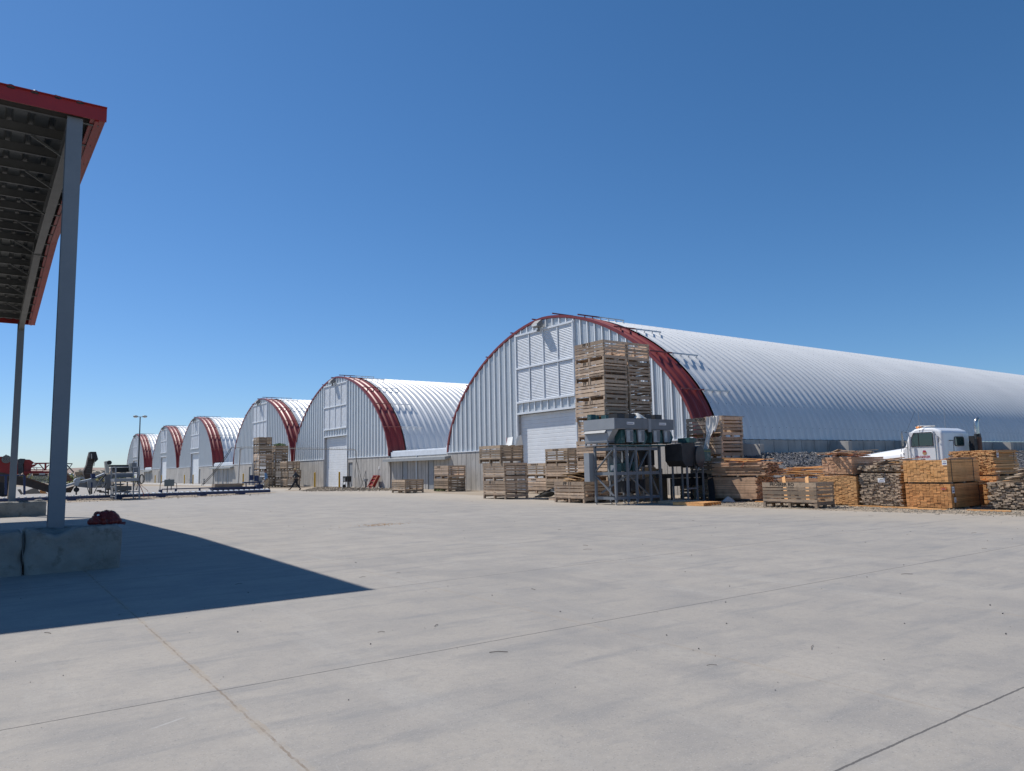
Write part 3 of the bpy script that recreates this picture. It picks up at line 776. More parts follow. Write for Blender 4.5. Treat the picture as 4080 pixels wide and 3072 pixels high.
TALL=column(21.5,23.40,8,'# bin in the left column of the eight-high tower behind the grey machine','wwwwwwww',jit=.03,group='bins of the tall tower',lets={7:('FF 11',1.1,.15),6:('FF 11',1.1,.15),5:('FF 11',1.1,.15),4:('FF 11',1.0,.15),1:('FF 11',1.3,.12)},offs=[(0,0),(.03,0),(0,.03),(.02,0),(0,.02),(.03,0),(.04,.02),(.02,.05)])
column(22.96,23.44,8,'# bin in the right column of the eight-high tower behind the grey machine','wwwwwwww',jit=.03,group='bins of the tall tower')
column(25.0,20.14,4,'# bin of the four-high stack hung with white plastic sheeting','wdww',jit=.03,group=GB,lets={3:('FROERER 10',1.05,.14),2:('FROERER',1.0,.12)},offs=[(0,-.12),(0,-.06),(0,0),(-.02,.02)])
column(21.86,13.98,1,'low wide bin lettered FROERER RO at the front edge of the lumber','d',group=GB,lets={0:('FROERER RO',1.2,.15)},scale=(.74,1.05,.95))
# bins in the shade right of the machine
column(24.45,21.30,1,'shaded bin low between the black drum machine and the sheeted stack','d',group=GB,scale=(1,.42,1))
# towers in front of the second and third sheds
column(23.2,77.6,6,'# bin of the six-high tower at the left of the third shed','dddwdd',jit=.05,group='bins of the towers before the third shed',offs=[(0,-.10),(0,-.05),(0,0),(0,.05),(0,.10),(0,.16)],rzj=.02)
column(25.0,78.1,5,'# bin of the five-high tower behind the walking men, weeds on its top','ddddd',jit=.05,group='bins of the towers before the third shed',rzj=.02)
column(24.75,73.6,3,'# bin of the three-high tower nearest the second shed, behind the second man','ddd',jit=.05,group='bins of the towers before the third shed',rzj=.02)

# weeds growing out of the five-high tower, and small plants on bins
b=MB(); leaf_clump(b,(25.7,79.0,4.42),.75,.8,.16,260,.07); o=b.build('weeds','leaf_green'); tag(o,'green weeds sprouting from the top bin of the five-high tower','plant')
b=MB(); leaf_clump(b,(25.5,44.6,.10),.25,.7,.10,120,.05); o=b.build('weeds','leaf_green'); tag(o,'small pale weeds at the foot of the two-bin stack','plant')
b=MB(); leaf_clump(b,(23.1,77.9,.80),.12,.4,.10,80,.05); o=b.build('weeds','leaf_green'); tag(o,'small green weeds in the lowest bin of the six-high tower','plant')

# ------------------------------------------------------------------ loose things on and by the bins
def plank(b,c,L,w,t,ang,tilt=0,r=None,mi=0):
    q=Euler((0,tilt,ang)).to_matrix(); c=Vector(c)
    vs=[c+q@Vector((sx*L/2,sy*w/2,sz*t/2)) for sz in (-1,1) for sy in (-1,1) for sx in (-1,1)]
    b.add(vs,[(0,2,3,1),(4,5,7,6),(0,1,5,4),(2,6,7,3),(0,4,6,2),(1,3,7,5)],mi,r)
random.seed(21)
for k in range(9):
    b=MB(); L=random.uniform(1.1,1.7); n=8; vs=[]
    z=.90+k*.045; cx,cy=20.75+random.uniform(-.1,.1),24.2+random.uniform(-.12,.12); a=R(90)+random.uniform(-.15,.15); w=random.uniform(.7,1.0)
    for i in range(n+1):
        u=(i/n-.5)*L; zz=.10*math.cos(u*1.6+k)+random.uniform(-.01,.01)
        for v in (-w/2,w/2):
            x=cx+math.cos(a)*u-math.sin(a)*v; y=cy+math.sin(a)*u+math.cos(a)*v; vs.append((x,y,z+zz-.06))
    fs=[(2*i,2*i+2,2*i+3,2*i+1) for i in range(n)]
    b.add(vs,fs); o=b.build('cardboard_sheet','cardboard'); s=o.modifiers.new('thick','SOLIDIFY'); s.thickness=.012
    tag(o,'flattened tan cardboard sheet in the heap on the bin lettered FF 11','cardboard','flattened cardboard sheets on the front bin')
# cardboard boxes poking from the three-bin stack
b=MB(); b.add([(20.9,30.0,2.55),(20.8,29.35,2.6),(20.95,29.45,3.0),(21.0,29.95,2.98)],[(0,1,2,3)]); b.add([(21.0,30.1,2.55),(21.3,30.3,2.6),(21.2,30.35,3.0),(21.0,30.05,3.02)],[(0,1,2,3)],1)
o=b.build('torn_carton',['paper','print_red']); s=o.modifiers.new('thick','SOLIDIFY'); s.thickness=.008; tag(o,'torn white and red carton sticking out of the three-bin stack','carton')
b=MB(); b.add([(20.9,29.2,2.55),(21.25,29.05,2.6),(21.1,28.95,3.06),(20.95,29.1,3.0)],[(0,1,2,3)]); o=b.build('torn_carton','paper'); s=o.modifiers.new('thick','SOLIDIFY'); s.thickness=.008; tag(o,'narrow white carton flap at the right end of the three-bin stack top','carton')
# black trays stacked beside the tall tower
for k in range(11):
    b=MB(); z=.95+k*.14; x,y=23.2+random.uniform(-.03,.03),26.1+random.uniform(-.04,.04)
    b.box(x,y,z,x+.6,y+.62,z+.10); b.box(x-.03,y-.03,z+.10,x+.63,y+.65,z+.125)
    tag(b.build('plastic_tray','black_tarp'),'black plastic tray in the tall pile left of the bin tower','tray','black plastic trays piled beside the bin tower')
b=MB(); b.box(22.9,25.9,0,24.1,27.1,.14); b.box(22.95,25.95,.14,24.05,27.05,.93); tag(b.build('covered_crate','black_tarp'),'black wrapped crate under the pile of black plastic trays','crate')
# sheet metal heap on a pallet
def pallet(x,y,label,w=1.2,l=1.0,rz=0,m='wood_bin',z=0,group=None):
    t=thing('pallet',label,'pallet',(x,y,z),rz,group)
    b=MB()
    yy=0
    while yy<w-.05: b.box(0,yy,.105,l,yy+.09,.125); yy+=.125
    b.build('deck_boards',m,t)
    for yy in (0,l/2-.02,l-.045):
        b=MB(); b.box(yy,.01,.012,yy+.045,w-.02,.104); b.build('stringer',m,t)
    b=MB()
    for yy in (0,w/2-.05,w-.1): b.box(0,yy,.0,l,yy+.09,.011)
    b.build('base_boards',m,t); return t
pallet(21.2,26.0,'small pallet under the crumpled silver sheets',1.1,1.0)
b=MB(); n=26
for s in range(5):
    vs=[]; 
    for i in range(n+1):
        for j in range(9):
            u=i/n; v=j/8; y=25.85+u*2.35; x=21.1+v*1.0+.05*s; z=.42-.32*max(0,(u-.45)/.55)**1.2+.05*s*(1-u*.7)+.06*mnoise.noise(Vector((u*6,v*3,s*2)))-.04*abs(v-.5)
            vs.append((x,y,max(z,.03)))
    b.add(vs,[(i*9+j,(i+1)*9+j,(i+1)*9+j+1,i*9+j+1) for i in range(n) for j in range(8)],s%2,None,True)
o=b.build('plastic_film',['hopper_steel','black_tarp']); tag(o,'crumpled silver and black sheets lying on a pallet behind the front bin','sheet heap')

# plastic sheeting hanging off the four-high stack
def drape():
    b=MB(); n=34; m=12; vs=[]
    top=Vector((25.0,20.52,3.46)); 
    for i in range(n+1):
        t=i/n
        cy=20.52+.12*math.sin(t*4)+.95*max(0,t-.30)**1.3; z=3.47-2.15*t; x=24.93-.25*t+.04*math.sin(t*9)-.45*max(0,t-.6)
        w=.52*(1-.25*t)*(1+.25*math.sin(t*8+1))*(1 if t<.86 else 1-(t-.86)*4.2)
        for j in range(m+1):
            s=j/m-.5; vs.append((x+.045*math.sin(s*22+t*5)-.05*abs(s), cy+s*w, z-.25*s*(t>.3)+.02*math.sin(s*15+t*20)))
    b.add(vs,[(i*(m+1)+j,(i+1)*(m+1)+j,(i+1)*(m+1)+j+1,i*(m+1)+j+1) for i in range(n) for j in range(m)],0,.5,True)
    vs=[]
    for i in range(5):
        for j in range(m+1):
            s=j/m-.5; vs.append((24.93+i*.15+.02*math.sin(j),20.52+s*.42,3.47+.03*math.sin(j*2+i)))
    b.add(vs,[(i*(m+1)+j,(i+1)*(m+1)+j,(i+1)*(m+1)+j+1,i*(m+1)+j+1) for i in range(4) for j in range(m)],0,.5,True)
    tag(b.build('plastic_sheeting','plastic_wrap'),'long white plastic sheet hanging down the four-high bin stack','plastic sheet')
drape()
# blue plastic and boards atop the same stack
b=MB(); b.ellipsoid((25.6,21.2,3.45),.18,.15,.06,8,5,jit=.2); tag(b.build('plastic_bag','blue_plastic'),'scrap of blue plastic on top of the sheeted bin stack','plastic bag')
b=MB(); plank(b,(25.9,20.7,3.49),1.6,.9,.02,.08); tag(b.build('cover_board','lumber_grey'),'thin flat board lying over the sheeted bin stack','board')
# pallets on the ground in front of the machine
pallet(21.0,17.9,'worn pallet lying on the concrete, nearer of two right of the machine',1.35,1.1,.10,'lumber_fresh')
pallet(21.4,19.25,'broken pallet lying in the shade before the black drum machine',1.3,1.0,-.05,'wood_bin')

# ------------------------------------------------------------------ lumber
def bundle(name,label,x,y,z,nx,ny_,nz,bw,bt,L,axis,m,jit=.012,loose=0,bands=(),tags=(),rz=0,stick=True,group='stacks of sawn lumber'):
    """axis 'x': boards run along x (their ends face -x). ny_ boards side by side, nz layers; L length"""
    t=thing(name,label,'lumber stack',(x,y,z),rz,group); b=MB(); k=0
    for k in range(nz):
        off=random.uniform(-loose,loose)*.05
        w=0
        for j in range(ny_):
            g=random.uniform(0,.004)+(loose*.03*random.random()); j0=random.uniform(-jit,jit); dz=random.uniform(-.002,.002)*(1+loose*4)
            a=(w+g+off); c=a+bw-.004
            hh=bt-.003-random.uniform(0,.003)
            rr=random.random()
            if axis=='x': b.box(j0,a,.05+k*bt+dz,L+random.uniform(-jit,jit),c,.05+k*bt+hh+dz,0,rr)
            else: b.box(a,j0,.05+k*bt+dz,c,L+random.uniform(-jit,jit),.05+k*bt+hh+dz,0,rr)
            w+=bw+g*.5
    b.build('boards',m,t)
    W=ny_*bw; H=.05+nz*bt
    if stick:
        for f in (.12,.5,.88):
            b=MB()
            if axis=='x': b.box(L*f-.04,0,0,L*f+.04,W,.048)
            else: b.box(0,L*f-.04,0,W,L*f+.04,.048)
            b.build('bearer','lumber_grey',t)
    for f in bands:
        b=MB()
        if axis=='x':
            b.box(L*f-.009,-.012,.03,L*f+.009,-.004,H+.01); b.box(L*f-.009,-.012,H+.011,L*f+.009,W+.02,H+.016)
        else: b.box(-.012,L*f-.009,.03,-.004,L*f+.009,H+.01)
        b.build('strap','steel_dark',t)
    for (side,u,v,w,h,pm) in tags:
        b=MB()
        if side=='end': b.box(-jit-.012,u-w/2,v-h/2,-jit-.008,u+w/2,v+h/2,0); b.box(-jit-.0135,u-w*.38,v-h*.28,-jit-.0125,u+w*.38,v-h*.1,1); b.box(-jit-.0135,u-w*.3,v+h*.1,-jit-.0125,u+w*.2,v+h*.22,2)
        else: b.box(u-w/2,-.016,v-h/2,u+w/2,-.012,v+h/2,0); b.box(u-w*.38,-.0175,v-h*.3,u+w*.38,-.0165,v-h*.1,1); b.box(u-w*.3,-.0175,v+h*.1,u+w*.2,-.0165,v+h*.22,2)
        b.build('paper_label',[pm,'print_blue','print_black'],t)
    return t
random.seed(31)
def loose(n,x0,x1,y0,y1,z,L,axis,m,group,label,w=.09,t=.02,spread=.25,tilt=.05,dz=.02):
    for k in range(n):
        b=MB(); a=(0 if axis=='x' else R(90))+random.gauss(0,spread); l=random.uniform(L*.6,L)
        plank(b,(random.uniform(x0,x1),random.uniform(y0,y1),z+k*dz),l,w*random.uniform(.8,1.3),t,a,random.gauss(0,tilt))
        tag(b.build('loose_board',m),label,'board',group)
# brown boards, long sides to the yard (axis y)
bundle('lumber_stack','lower brown lumber stack behind the front bin, board sides facing out',24.30,18.10,.08,12,12,19,.092,.044,2.35,'y','lumber_brown',.05)
bundle('lumber_stack','loose upper brown lumber stack with a red cord, over the lower brown stack',24.30,17.75,.95+.03,11,11,12,.095,.042,2.30,'y','lumber_brown',.16,1,rz=.05)
loose(7,24.5,25.2,18.6,19.6,1.56,2.1,'y','lumber_fresh','loose boards on the brown stack','pale loose board across the top of the upper brown stack',.1,.022,.14,.03)
b=MB(); plank(b,(24.25,18.75,1.62),1.35,.15,.03,R(96),-.06); tag(b.build('loose_board','lumber_fresh'),'bright broad plank lying highest on the brown stack','board')
b=MB(); b.tube([(24.22,18.6,1.55),(24.2,18.55,1.45),(24.2,18.68,1.36),(24.22,18.62,1.30)],.012,5); tag(b.build('cord','hose_red'),'red cord hanging from the upper brown lumber stack','cord')
# second pile behind
bundle('lumber_stack','rough pinkish lumber pile lying behind the front bin and the brown stacks',25.9,16.3,.0,10,10,18,.10,.045,2.2,'y','lumber_pink',.12,1,rz=-.03)
loose(18,26.0,26.8,16.6,18.2,.92,2.2,'y','lumber_yellow','loose boards on the rough pinkish pile','splayed yellow board on the rough pinkish lumber pile',.11,.03,.10,.05,.022)
loose(8,24.1,25.0,15.7,16.6,.50,1.6,'y','lumber_yellow','short yellow offcuts behind the front bin','short yellow offcut lying just behind the front bin',.10,.03,.12,.04,.035)
b=MB()
for k in range(30): plank(b,(24.6+random.uniform(-.4,.4),16.1+random.uniform(-.7,.6),.03+.014*k),1.7,.10,.03,R(90)+random.gauss(0,.12),random.gauss(0,.03))
tag(b.build('offcut_heap','lumber_brown'),'heap of brown offcuts in the shade behind the front bin','lumber stack','stacks of sawn lumber')
# leaning boards inside the front bin
for y,a in ((14.55,.35),(15.35,.45)):
    b=MB(); b.beam((22.2,y,.15),(22.75,y+a,1.0),.14,.022,up=(1,0,0)); tag(b.build('leaning_board','lumber_fresh'),'pale board leaning inside the low wide front bin','board','boards leaning in the front bin')
# pale end-grain stacks
bundle('lumber_stack','lower pale yellow lumber stack with end grain, left of the grey weathered stack',23.90,13.83,.0,13,13,27,.108,.035,2.0,'x','lumber_yellow',.010)
bundle('lumber_stack','pinkish lumber stack with end grain on top of the lower pale yellow stack',23.92,13.95,1.02,11,10,15,.108,.038,2.05,'x','lumber_pink',.012)
loose(14,24.4,25.3,13.95,14.95,1.67,1.9,'x','lumber_pink','loose boards on the pinkish stack','loose board lying on the pinkish end-grain stack',.12,.022,.28,.03,.011)
loose(7,24.2,24.9,14.0,14.9,1.78,1.9,'y','lumber_grey','grey loose boards on the pinkish stack','grey loose board on the pinkish end-grain stack',.12,.022,.35,.05,.011)
# weathered grey stack
bundle('lumber_stack','dark weathered lumber stack with ragged ends and a white tag, between two fresh stacks',23.95,12.35,.0,12,12,23,.105,.045,1.9,'x','lumber_grey',.03,1,tags=(('end',.62,.86,.24,.14,'paper'),))
bundle('lumber_stack','thin ragged weathered layer on top of the dark weathered stack',23.98,12.30,1.12,12,12,4,.108,.045,1.85,'x','lumber_grey',.05,1.5)
loose(16,24.5,25.2,12.25,13.3,1.34,1.8,'x','lumber_grey','loose weathered boards on the dark stack','weathered board lying loose on top of the dark stack',.11,.026,.16,.05,.012)
# orange stacks
bundle('lumber_stack','lower deep orange lumber stack with end grain, at the right front',23.62,10.72,.0,14,13,15,.102,.0475,2.15,'x','lumber_orange',.008,bands=(.1,.85),tags=(('end',.20,.62,.16,.07,'print_orange'),('side',.12,.58,.15,.20,'paper'),('side',.2,.28,.12,.15,'paper')))
bundle('lumber_stack','upper pale orange lumber stack with black straps, on the deep orange one',23.60,10.76,.765,13,13,14,.100,.0475,2.10,'x','lumber_fresh',.008,bands=(.12,.80),tags=(('end',.06,.63,.14,.15,'paper'),))
loose(4,24.4,25.3,10.85,11.0,1.49,1.9,'x','lumber_brown','thin boards on the upper orange stack','thin brown board lying flat on the upper pale orange stack',.2,.015,.02,.0,.016)
loose(8,25.9,26.5,10.2,10.9,.70,1.5,'x','lumber_fresh','fresh boards right of the orange stack','fresh board jutting out right of the orange stacks',.12,.03,.14,.02,.015)
b=MB()
for k in range(14): b.box(25.3,9.75,.05+k*.045,27.0+random.uniform(-.1,.1),10.4+random.uniform(-.05,.05),.05+k*.045+.04)
tag(b.build('board_pile','lumber_orange'),'low orange board pile in the gap right of the deep orange stack','lumber stack','stacks of sawn lumber')
# yellow stack behind
bundle('lumber_stack','tall yellow lumber stack standing behind the orange ones, white tag on its corner',26.2,10.49,.0,12,12,22,.104,.04,1.75,'x','lumber_yellow',.012)
bundle('lumber_stack','top yellow lumber stack under the truck exhaust, ends stepping down to the left',26.2,10.49,.93,12,12,20,.104,.039,1.75,'x','lumber_yellow',.02,1,tags=(('side',.2,.70,.14,.22,'paper'),),bands=(.8,))
# small stack with tag in front of the truck hood
bundle('lumber_stack','small yellow stack with a white tag just below the truck hood',26.0,13.25,.0,10,12,32,.10,.044,1.9,'x','lumber_yellow',.012,tags=(('end',1.12,1.33,.26,.18,'paper'),))
loose(5,26.6,27.2,13.6,14.4,1.47,1.3,'y','lumber_brown','brown sticks on the small yellow stack','brown stick lying on the small yellow stack below the hood',.09,.03,.3,.1,.02)
# dark stack cut by the right edge
bundle('lumber_stack','dark weathered lumber stack cut off by the right edge of the photo',24.25,8.0,.0,14,16,16,.108,.046,2.0,'x','lumber_grey',.07,1.5)
loose(34,24.8,25.5,8.1,9.6,.80,1.9,'x','lumber_grey','loose boards on the right edge stack','dark loose board heaped on the stack at the right edge',.12,.028,.18,.06,.012)
for k,(x,y) in enumerate(((23.3,13.4),(23.1,12.2),(22.9,11.2),(23.0,9.6),(24.0,17.6))):
    b=MB(); plank(b,(x+.3,y,.03),1.1,.10,.035,R(90)+random.uniform(-.2,.2)); tag(b.build('bearer_board','lumber_fresh'),'pale bearer board lying on the dirt under the lumber edge','board','bearer boards lying at the foot of the lumber')

# ------------------------------------------------------------------ grey weighing machine on legs
random.seed(41)
def weigher():
    t=thing('weighing_machine','tall grey packing machine with four steel hoppers standing on many legs','weighing machine',(0,0,0))
    YN,YF=21.05,22.15
    def leg(x,y,top=2.28):
        b=MB(); b.beam((x,y,.10),(x,y,top),.085,up=(0,1,0)); b.tube([(x,y,.03),(x,y,.10)],.018,6); b.tube([(x,y,0),(x,y,.03)],[.07,.045],10); b.build('leg','machine_grey',t)
    for x in (19.75,20.38,20.86,21.62,22.18): leg(x,YN)
    for x in (19.72,20.50,21.22,22.00,22.35): leg(x,YF)
    b=MB()
    for z in (.26,1.20,2.15):
        h=.12 if z>1 else .10
        b.box(19.70,YN+.045,z-h/2,19.76,YF-.045,z+h/2); b.box(22.10,YN+.045,z-h/2,22.16,YF-.045,z+h/2)
        for y in (YN,YF):
            s=1 if y==YN else -1
            b.box(19.80,y-.03,z-h/2,22.10,y+.03,z+h/2)
    b.build('cross_rails','machine_grey',t)
    b=MB()
    b.beam((19.68,YF-.05,1.30),(19.68,YN+.05,2.10),.03,.085,up=(1,0,0)); b.beam((19.68,YF-.05,1.12),(19.68,YN+.05,.36),.03,.085,up=(1,0,0))
    b.beam((19.95,YF-.05,.45),(20.4,YN+.1,1.1),.05,.07); 
    for y in (YN+.06,YF-.06):
        b.beam((20.45,y,1.15),(21.55,y,.34),.03,.08,up=(0,1,0)); b.beam((21.68,y,1.15),(22.12,y,.34),.03,.08,up=(0,1,0)); b.beam((20.5,y,1.3),(20.84,y,2.05),.03,.08,up=(0,1,0)); b.beam((21.0,y,1.3),(21.58,y,2.05),.03,.08,up=(0,1,0))
    b.build('braces','machine_grey',t)
    b=MB(); b.box(19.46,YF+.07,.90,19.70,YF+.38,2.02); b.build('control_cabinet','machine_grey_light',t)
    b=MB(); b.box(20.25,YF-.22,.92,20.9,YF-.12,2.0); b.box(21.0,YF-.22,1.0,21.9,YF-.12,1.75); b.build('back_panel','galv_box',t)
    m=MB(); m.box(19.86,YN+.05,1.27,20.10,YN+.42,1.58); m=m.build('monitor_housing','teal_paint',t)
    b=MB(); b.box(19.845,YN+.10,1.31,19.858,YN+.37,1.53); b.build('screen','machine_grey_light',m)
    # upper trough
    b=MB(); b.box(19.58,20.85,2.90,19.62,22.62,3.32); b.box(19.62,22.58,2.90,22.86,22.62,3.32); b.box(22.82,20.89,2.90,22.86,22.58,3.32); b.box(19.62,20.89,2.90,22.82,22.58,2.93); b.build('trough','machine_grey_light',t)
    for x0,x1 in ((19.622,21.40),(21.56,22.858)):
        b=MB(); b.box(x0,20.85,2.925 if x0<20 else 2.90,x1,20.886,3.32); o=b.build('side_panel','machine_grey',t)  # side turned from the sun; its shade is put into this darker grey
        b=MB(); xx=x0+(.62 if x0<20 else .46); b.box(xx,20.844,3.08,xx+.40,20.849,3.18,0); b.box(xx+.05,20.841,3.115,xx+.34,20.8435,3.135,1); b.box(xx+.02,20.841,3.10,xx+.035,20.8435,3.16,1); b.build('name_plate',['paper','print_blue'],o)
    b=MB(); b.box(21.405,20.83,2.80,21.555,20.885,3.325); b.build('joint_plate','machine_grey_light',t)
    b=MB(); b.box(19.60,21.30,2.44,20.05,22.60,2.895); b.prism([(20.95,2.895),(21.295,2.895),(21.295,2.50)],0,19.605,19.9); b.build('lower_chute','machine_grey_light',t)
    b=MB(); b.prism([(19.60,2.895),(19.50,2.78),(19.60,2.76)],1,21.33,22.55); b.build('chute_lip','machine_grey',t)
    b=MB()
    for z in (2.30,2.41): b.box(19.60,21.28,z-.02,20.04,22.60,z+.02)
    for y in (21.30,21.93,22.57): b.box(19.605,y-.02,2.32,19.66,y+.02,2.39)
    b.build('slotted_rail','machine_grey',t)
    # hoppers
    for x in (20.18,20.80,21.66,22.26):
        h=MB(); w=.38; h.prism([(x,2.88),(x+w,2.88),(x+w-.02,2.40),(x+.05,2.40)],1,20.86,20.90); h=h.build('hopper','hopper_steel',t)
        b=MB()
        for dx in (.02,.24,.29,.35): b.box(x+dx,20.835,2.44,x+dx+.018,20.858,2.86)
        b.box(x+.0,20.83,2.84,x+w,20.858,2.88); b.build('hopper_ribs','machine_grey_light',h)
        b=MB(); b.prism([(x+w+.01,2.86),(x+w+.07,2.86),(x+w+.22,2.60),(x+w+.06,2.34),(x+w-.05,2.34),(x+w+.06,2.60)],1,20.90,21.25); b.build('chevron_gate','teal_paint',h); b=MB(); b.prism([(x-.03,2.88),(x-.0,2.88),(x-.0,2.38),(x-.10,2.38)],1,20.92,21.5); b.build('hopper_cheek','teal_paint',h)
        b=MB(); b.box(x-.02,21.0,2.36,x+w+.02,21.9,2.88); b.build('hopper_body','black_rubber',h)
        b=MB(); b.box(x-.18,21.1,3.33,x+.20,21.6,3.52); b.box(x-.15,21.095,3.36,x+.17,21.098,3.49,1); b.build('motor_box',['black_rubber','steel_dark'],t)
    for x0,x1,z0,z1,mm_ in ((21.25,21.6,1.45,2.05,'black_rubber'),(21.7,22.15,1.5,2.1,'black_rubber'),(20.9,21.2,1.3,1.65,'teal_paint'),(20.5,20.8,1.28,1.6,'teal_paint'),(21.3,21.55,.5,.95,'black_rubber'),(20.45,20.8,.45,.9,'black_rubber')):
        b=MB(); b.box(x0,21.3,z0,x1,21.85,z1); b.build('drive_unit',mm_,t)
    b=MB(); b.box(19.95,20.95,2.24,22.55,21.6,2.30); b.build('belt_tray','teal_paint',t)
    b=MB(); b.prism([(19.98,2.36),(20.14,2.36),(20.14,2.86),(20.02,2.86)],1,20.95,21.3); b.build('end_gate','teal_paint',t)
    b=MB(); b.box(19.75,22.35,3.33,20.0,22.58,3.56); b.box(20.06,22.35,3.33,20.16,22.58,3.54); b.box(20.5,22.30,3.33,21.6,22.58,3.55); b.build('top_guard','teal_paint',t)
    b=MB()
    for (x,z0,dz,sg) in ((20.0,2.1,1.3,.1),(20.25,2.2,1.6,.15),(21.1,2.2,1.2,.1),(21.2,2.0,1.5,-.1),(20.7,1.9,.9,.12),(21.9,2.1,1.2,.12),(19.9,2.1,.6,.2)):
        b.tube([(x+sg*math.sin(i*.8+x*3),YN+.3+.1*math.sin(i+x),z0-dz*i/8) for i in range(9)],.012,5)
    b.build('cables','black_rubber',t)
    b=MB(); b.tube([(21.15+.07*math.sin(i*.9),YN+.2,2.0-.2*i) for i in range(9)],.012,5); b.build('hose','lumber_fresh',t)
weigher()
# pale cloth bundle over the machine
def hump(name,c,rx,ry,rz,m,label,cat,k=1.0):
    b=MB(); n,mm=22,9; vs=[]
    for j in range(mm+1):
        for i in range(n):
            ph=2*math.pi*i/n; r=j/mm; w=1+.25*math.sin(ph*3+c[0])*r
            vs.append((c[0]+rx*r*w*math.cos(ph),c[1]+ry*r*w*math.sin(ph),c[2]+rz*(1-r**1.4)+.03*mnoise.noise(Vector((ph*2,r*4,c[1])))*r*k))
    b.add(vs,[(j*n+i,(j+1)*n+i,(j+1)*n+(i+1)%n,j*n+(i+1)%n) for j in range(mm) for i in range(n)],0,.5,True)
    o=b.build(name,m); tag(o,label,cat); return o
hump('plastic_sack',(21.2,21.25,3.34),.36,.35,.24,'sheet_white','pale cream plastic sack slumped on top of the grey packing machine','sack')

# drum machine in the shade
def drum_machine():
    t=thing('drum_machine','black drum and teal housing on thin grey legs, in shade right of the packing machine','drum machine',(0,0,0))
    for x,y in ((22.75,20.15),(23.30,20.15),(22.75,20.9),(23.30,20.9),(23.85,20.3)): b=MB(); b.beam((x,y,0),(x,y,1.6),.06,up=(0,1,0)); b.build('leg','machine_grey',t)
    b=MB(); b.box(22.78,20.13,.52,23.27,20.17,.58); b.build('stretcher','machine_grey',t)
    b=MB(); b.prism([(22.45,2.30),(23.2,2.36),(23.25,1.62),(23.05,1.42),(22.65,1.42),(22.45,1.65)],1,20.10,21.0); b.build('housing','black_rubber',t)
    b=MB(); n=22; vs=[]
    for s in (20.02,20.95):
        for i in range(n): a=2*math.pi*i/n; vs.append((23.42+.27*math.cos(a),s,1.80+.44*math.sin(a)))
    b.add(vs,[(i,(i+1)%n,n+(i+1)%n,n+i) for i in range(n)]+[tuple(range(n)),tuple(range(2*n-1,n-1,-1))]); b.build('drum','black_tarp',t)
    b=MB(); b.box(23.70,20.1,1.62,24.15,20.8,2.10); b.box(23.69,20.09,2.0,24.16,20.095,2.03,1); b.build('gear_housing',['teal_paint','leaf_dry'],t)
    b=MB(); b.box(22.9,20.1,2.36,23.3,20.7,2.55); b.build('top_box','teal_paint',t)
    b=MB(); b.tube([(23.1,20.08,1.6),(23.12,20.05,1.35),(23.2,20.05,1.15),(23.25,20.05,1.4)],.015,5); b.build('cable','black_rubber',t)
drum_machine()
t=thing('conveyor_table','dark steel conveyor table in the shade behind the black drum machine','conveyor',(0,0,0))
b=MB(); b.box(22.9,21.1,.95,25.6,22.0,1.12); b.box(23.0,21.2,.62,25.5,21.3,.94); b.build('table','black_rubber',t)
for x in (23.0,24.2,25.4): b=MB(); b.beam((x,21.25,0),(x,21.25,.62),.06); b.build('leg','steel_dark',t)
b=MB(); b.beam((24.0,20.0,.0),(24.35,20.35,1.0),.30,.03,up=(1,0,0)); tag(b.build('slanted_panel','black_rubber'),'dark steel panel leaning before the shaded bins','panel')
hump('plastic_sack',(24.1,19.3,.012),.26,.22,.20,'sheet_white','small white plastic sack on the ground before the shaded bins','sack')
b=MB(); b.box(22.95,22.4,1.0,23.35,22.9,1.40); b.box(23.4,22.4,1.0,23.75,22.9,1.34); tag(b.build('carton','cardboard'),'brown cartons half hidden behind the thin legs of the drum machine','carton')
b=MB(); b.box(22.8,22.3,.0,23.9,23.0,.99); tag(b.build('crate','wood_bin_dark'),'dark crate carrying the brown cartons behind the drum machine','crate')

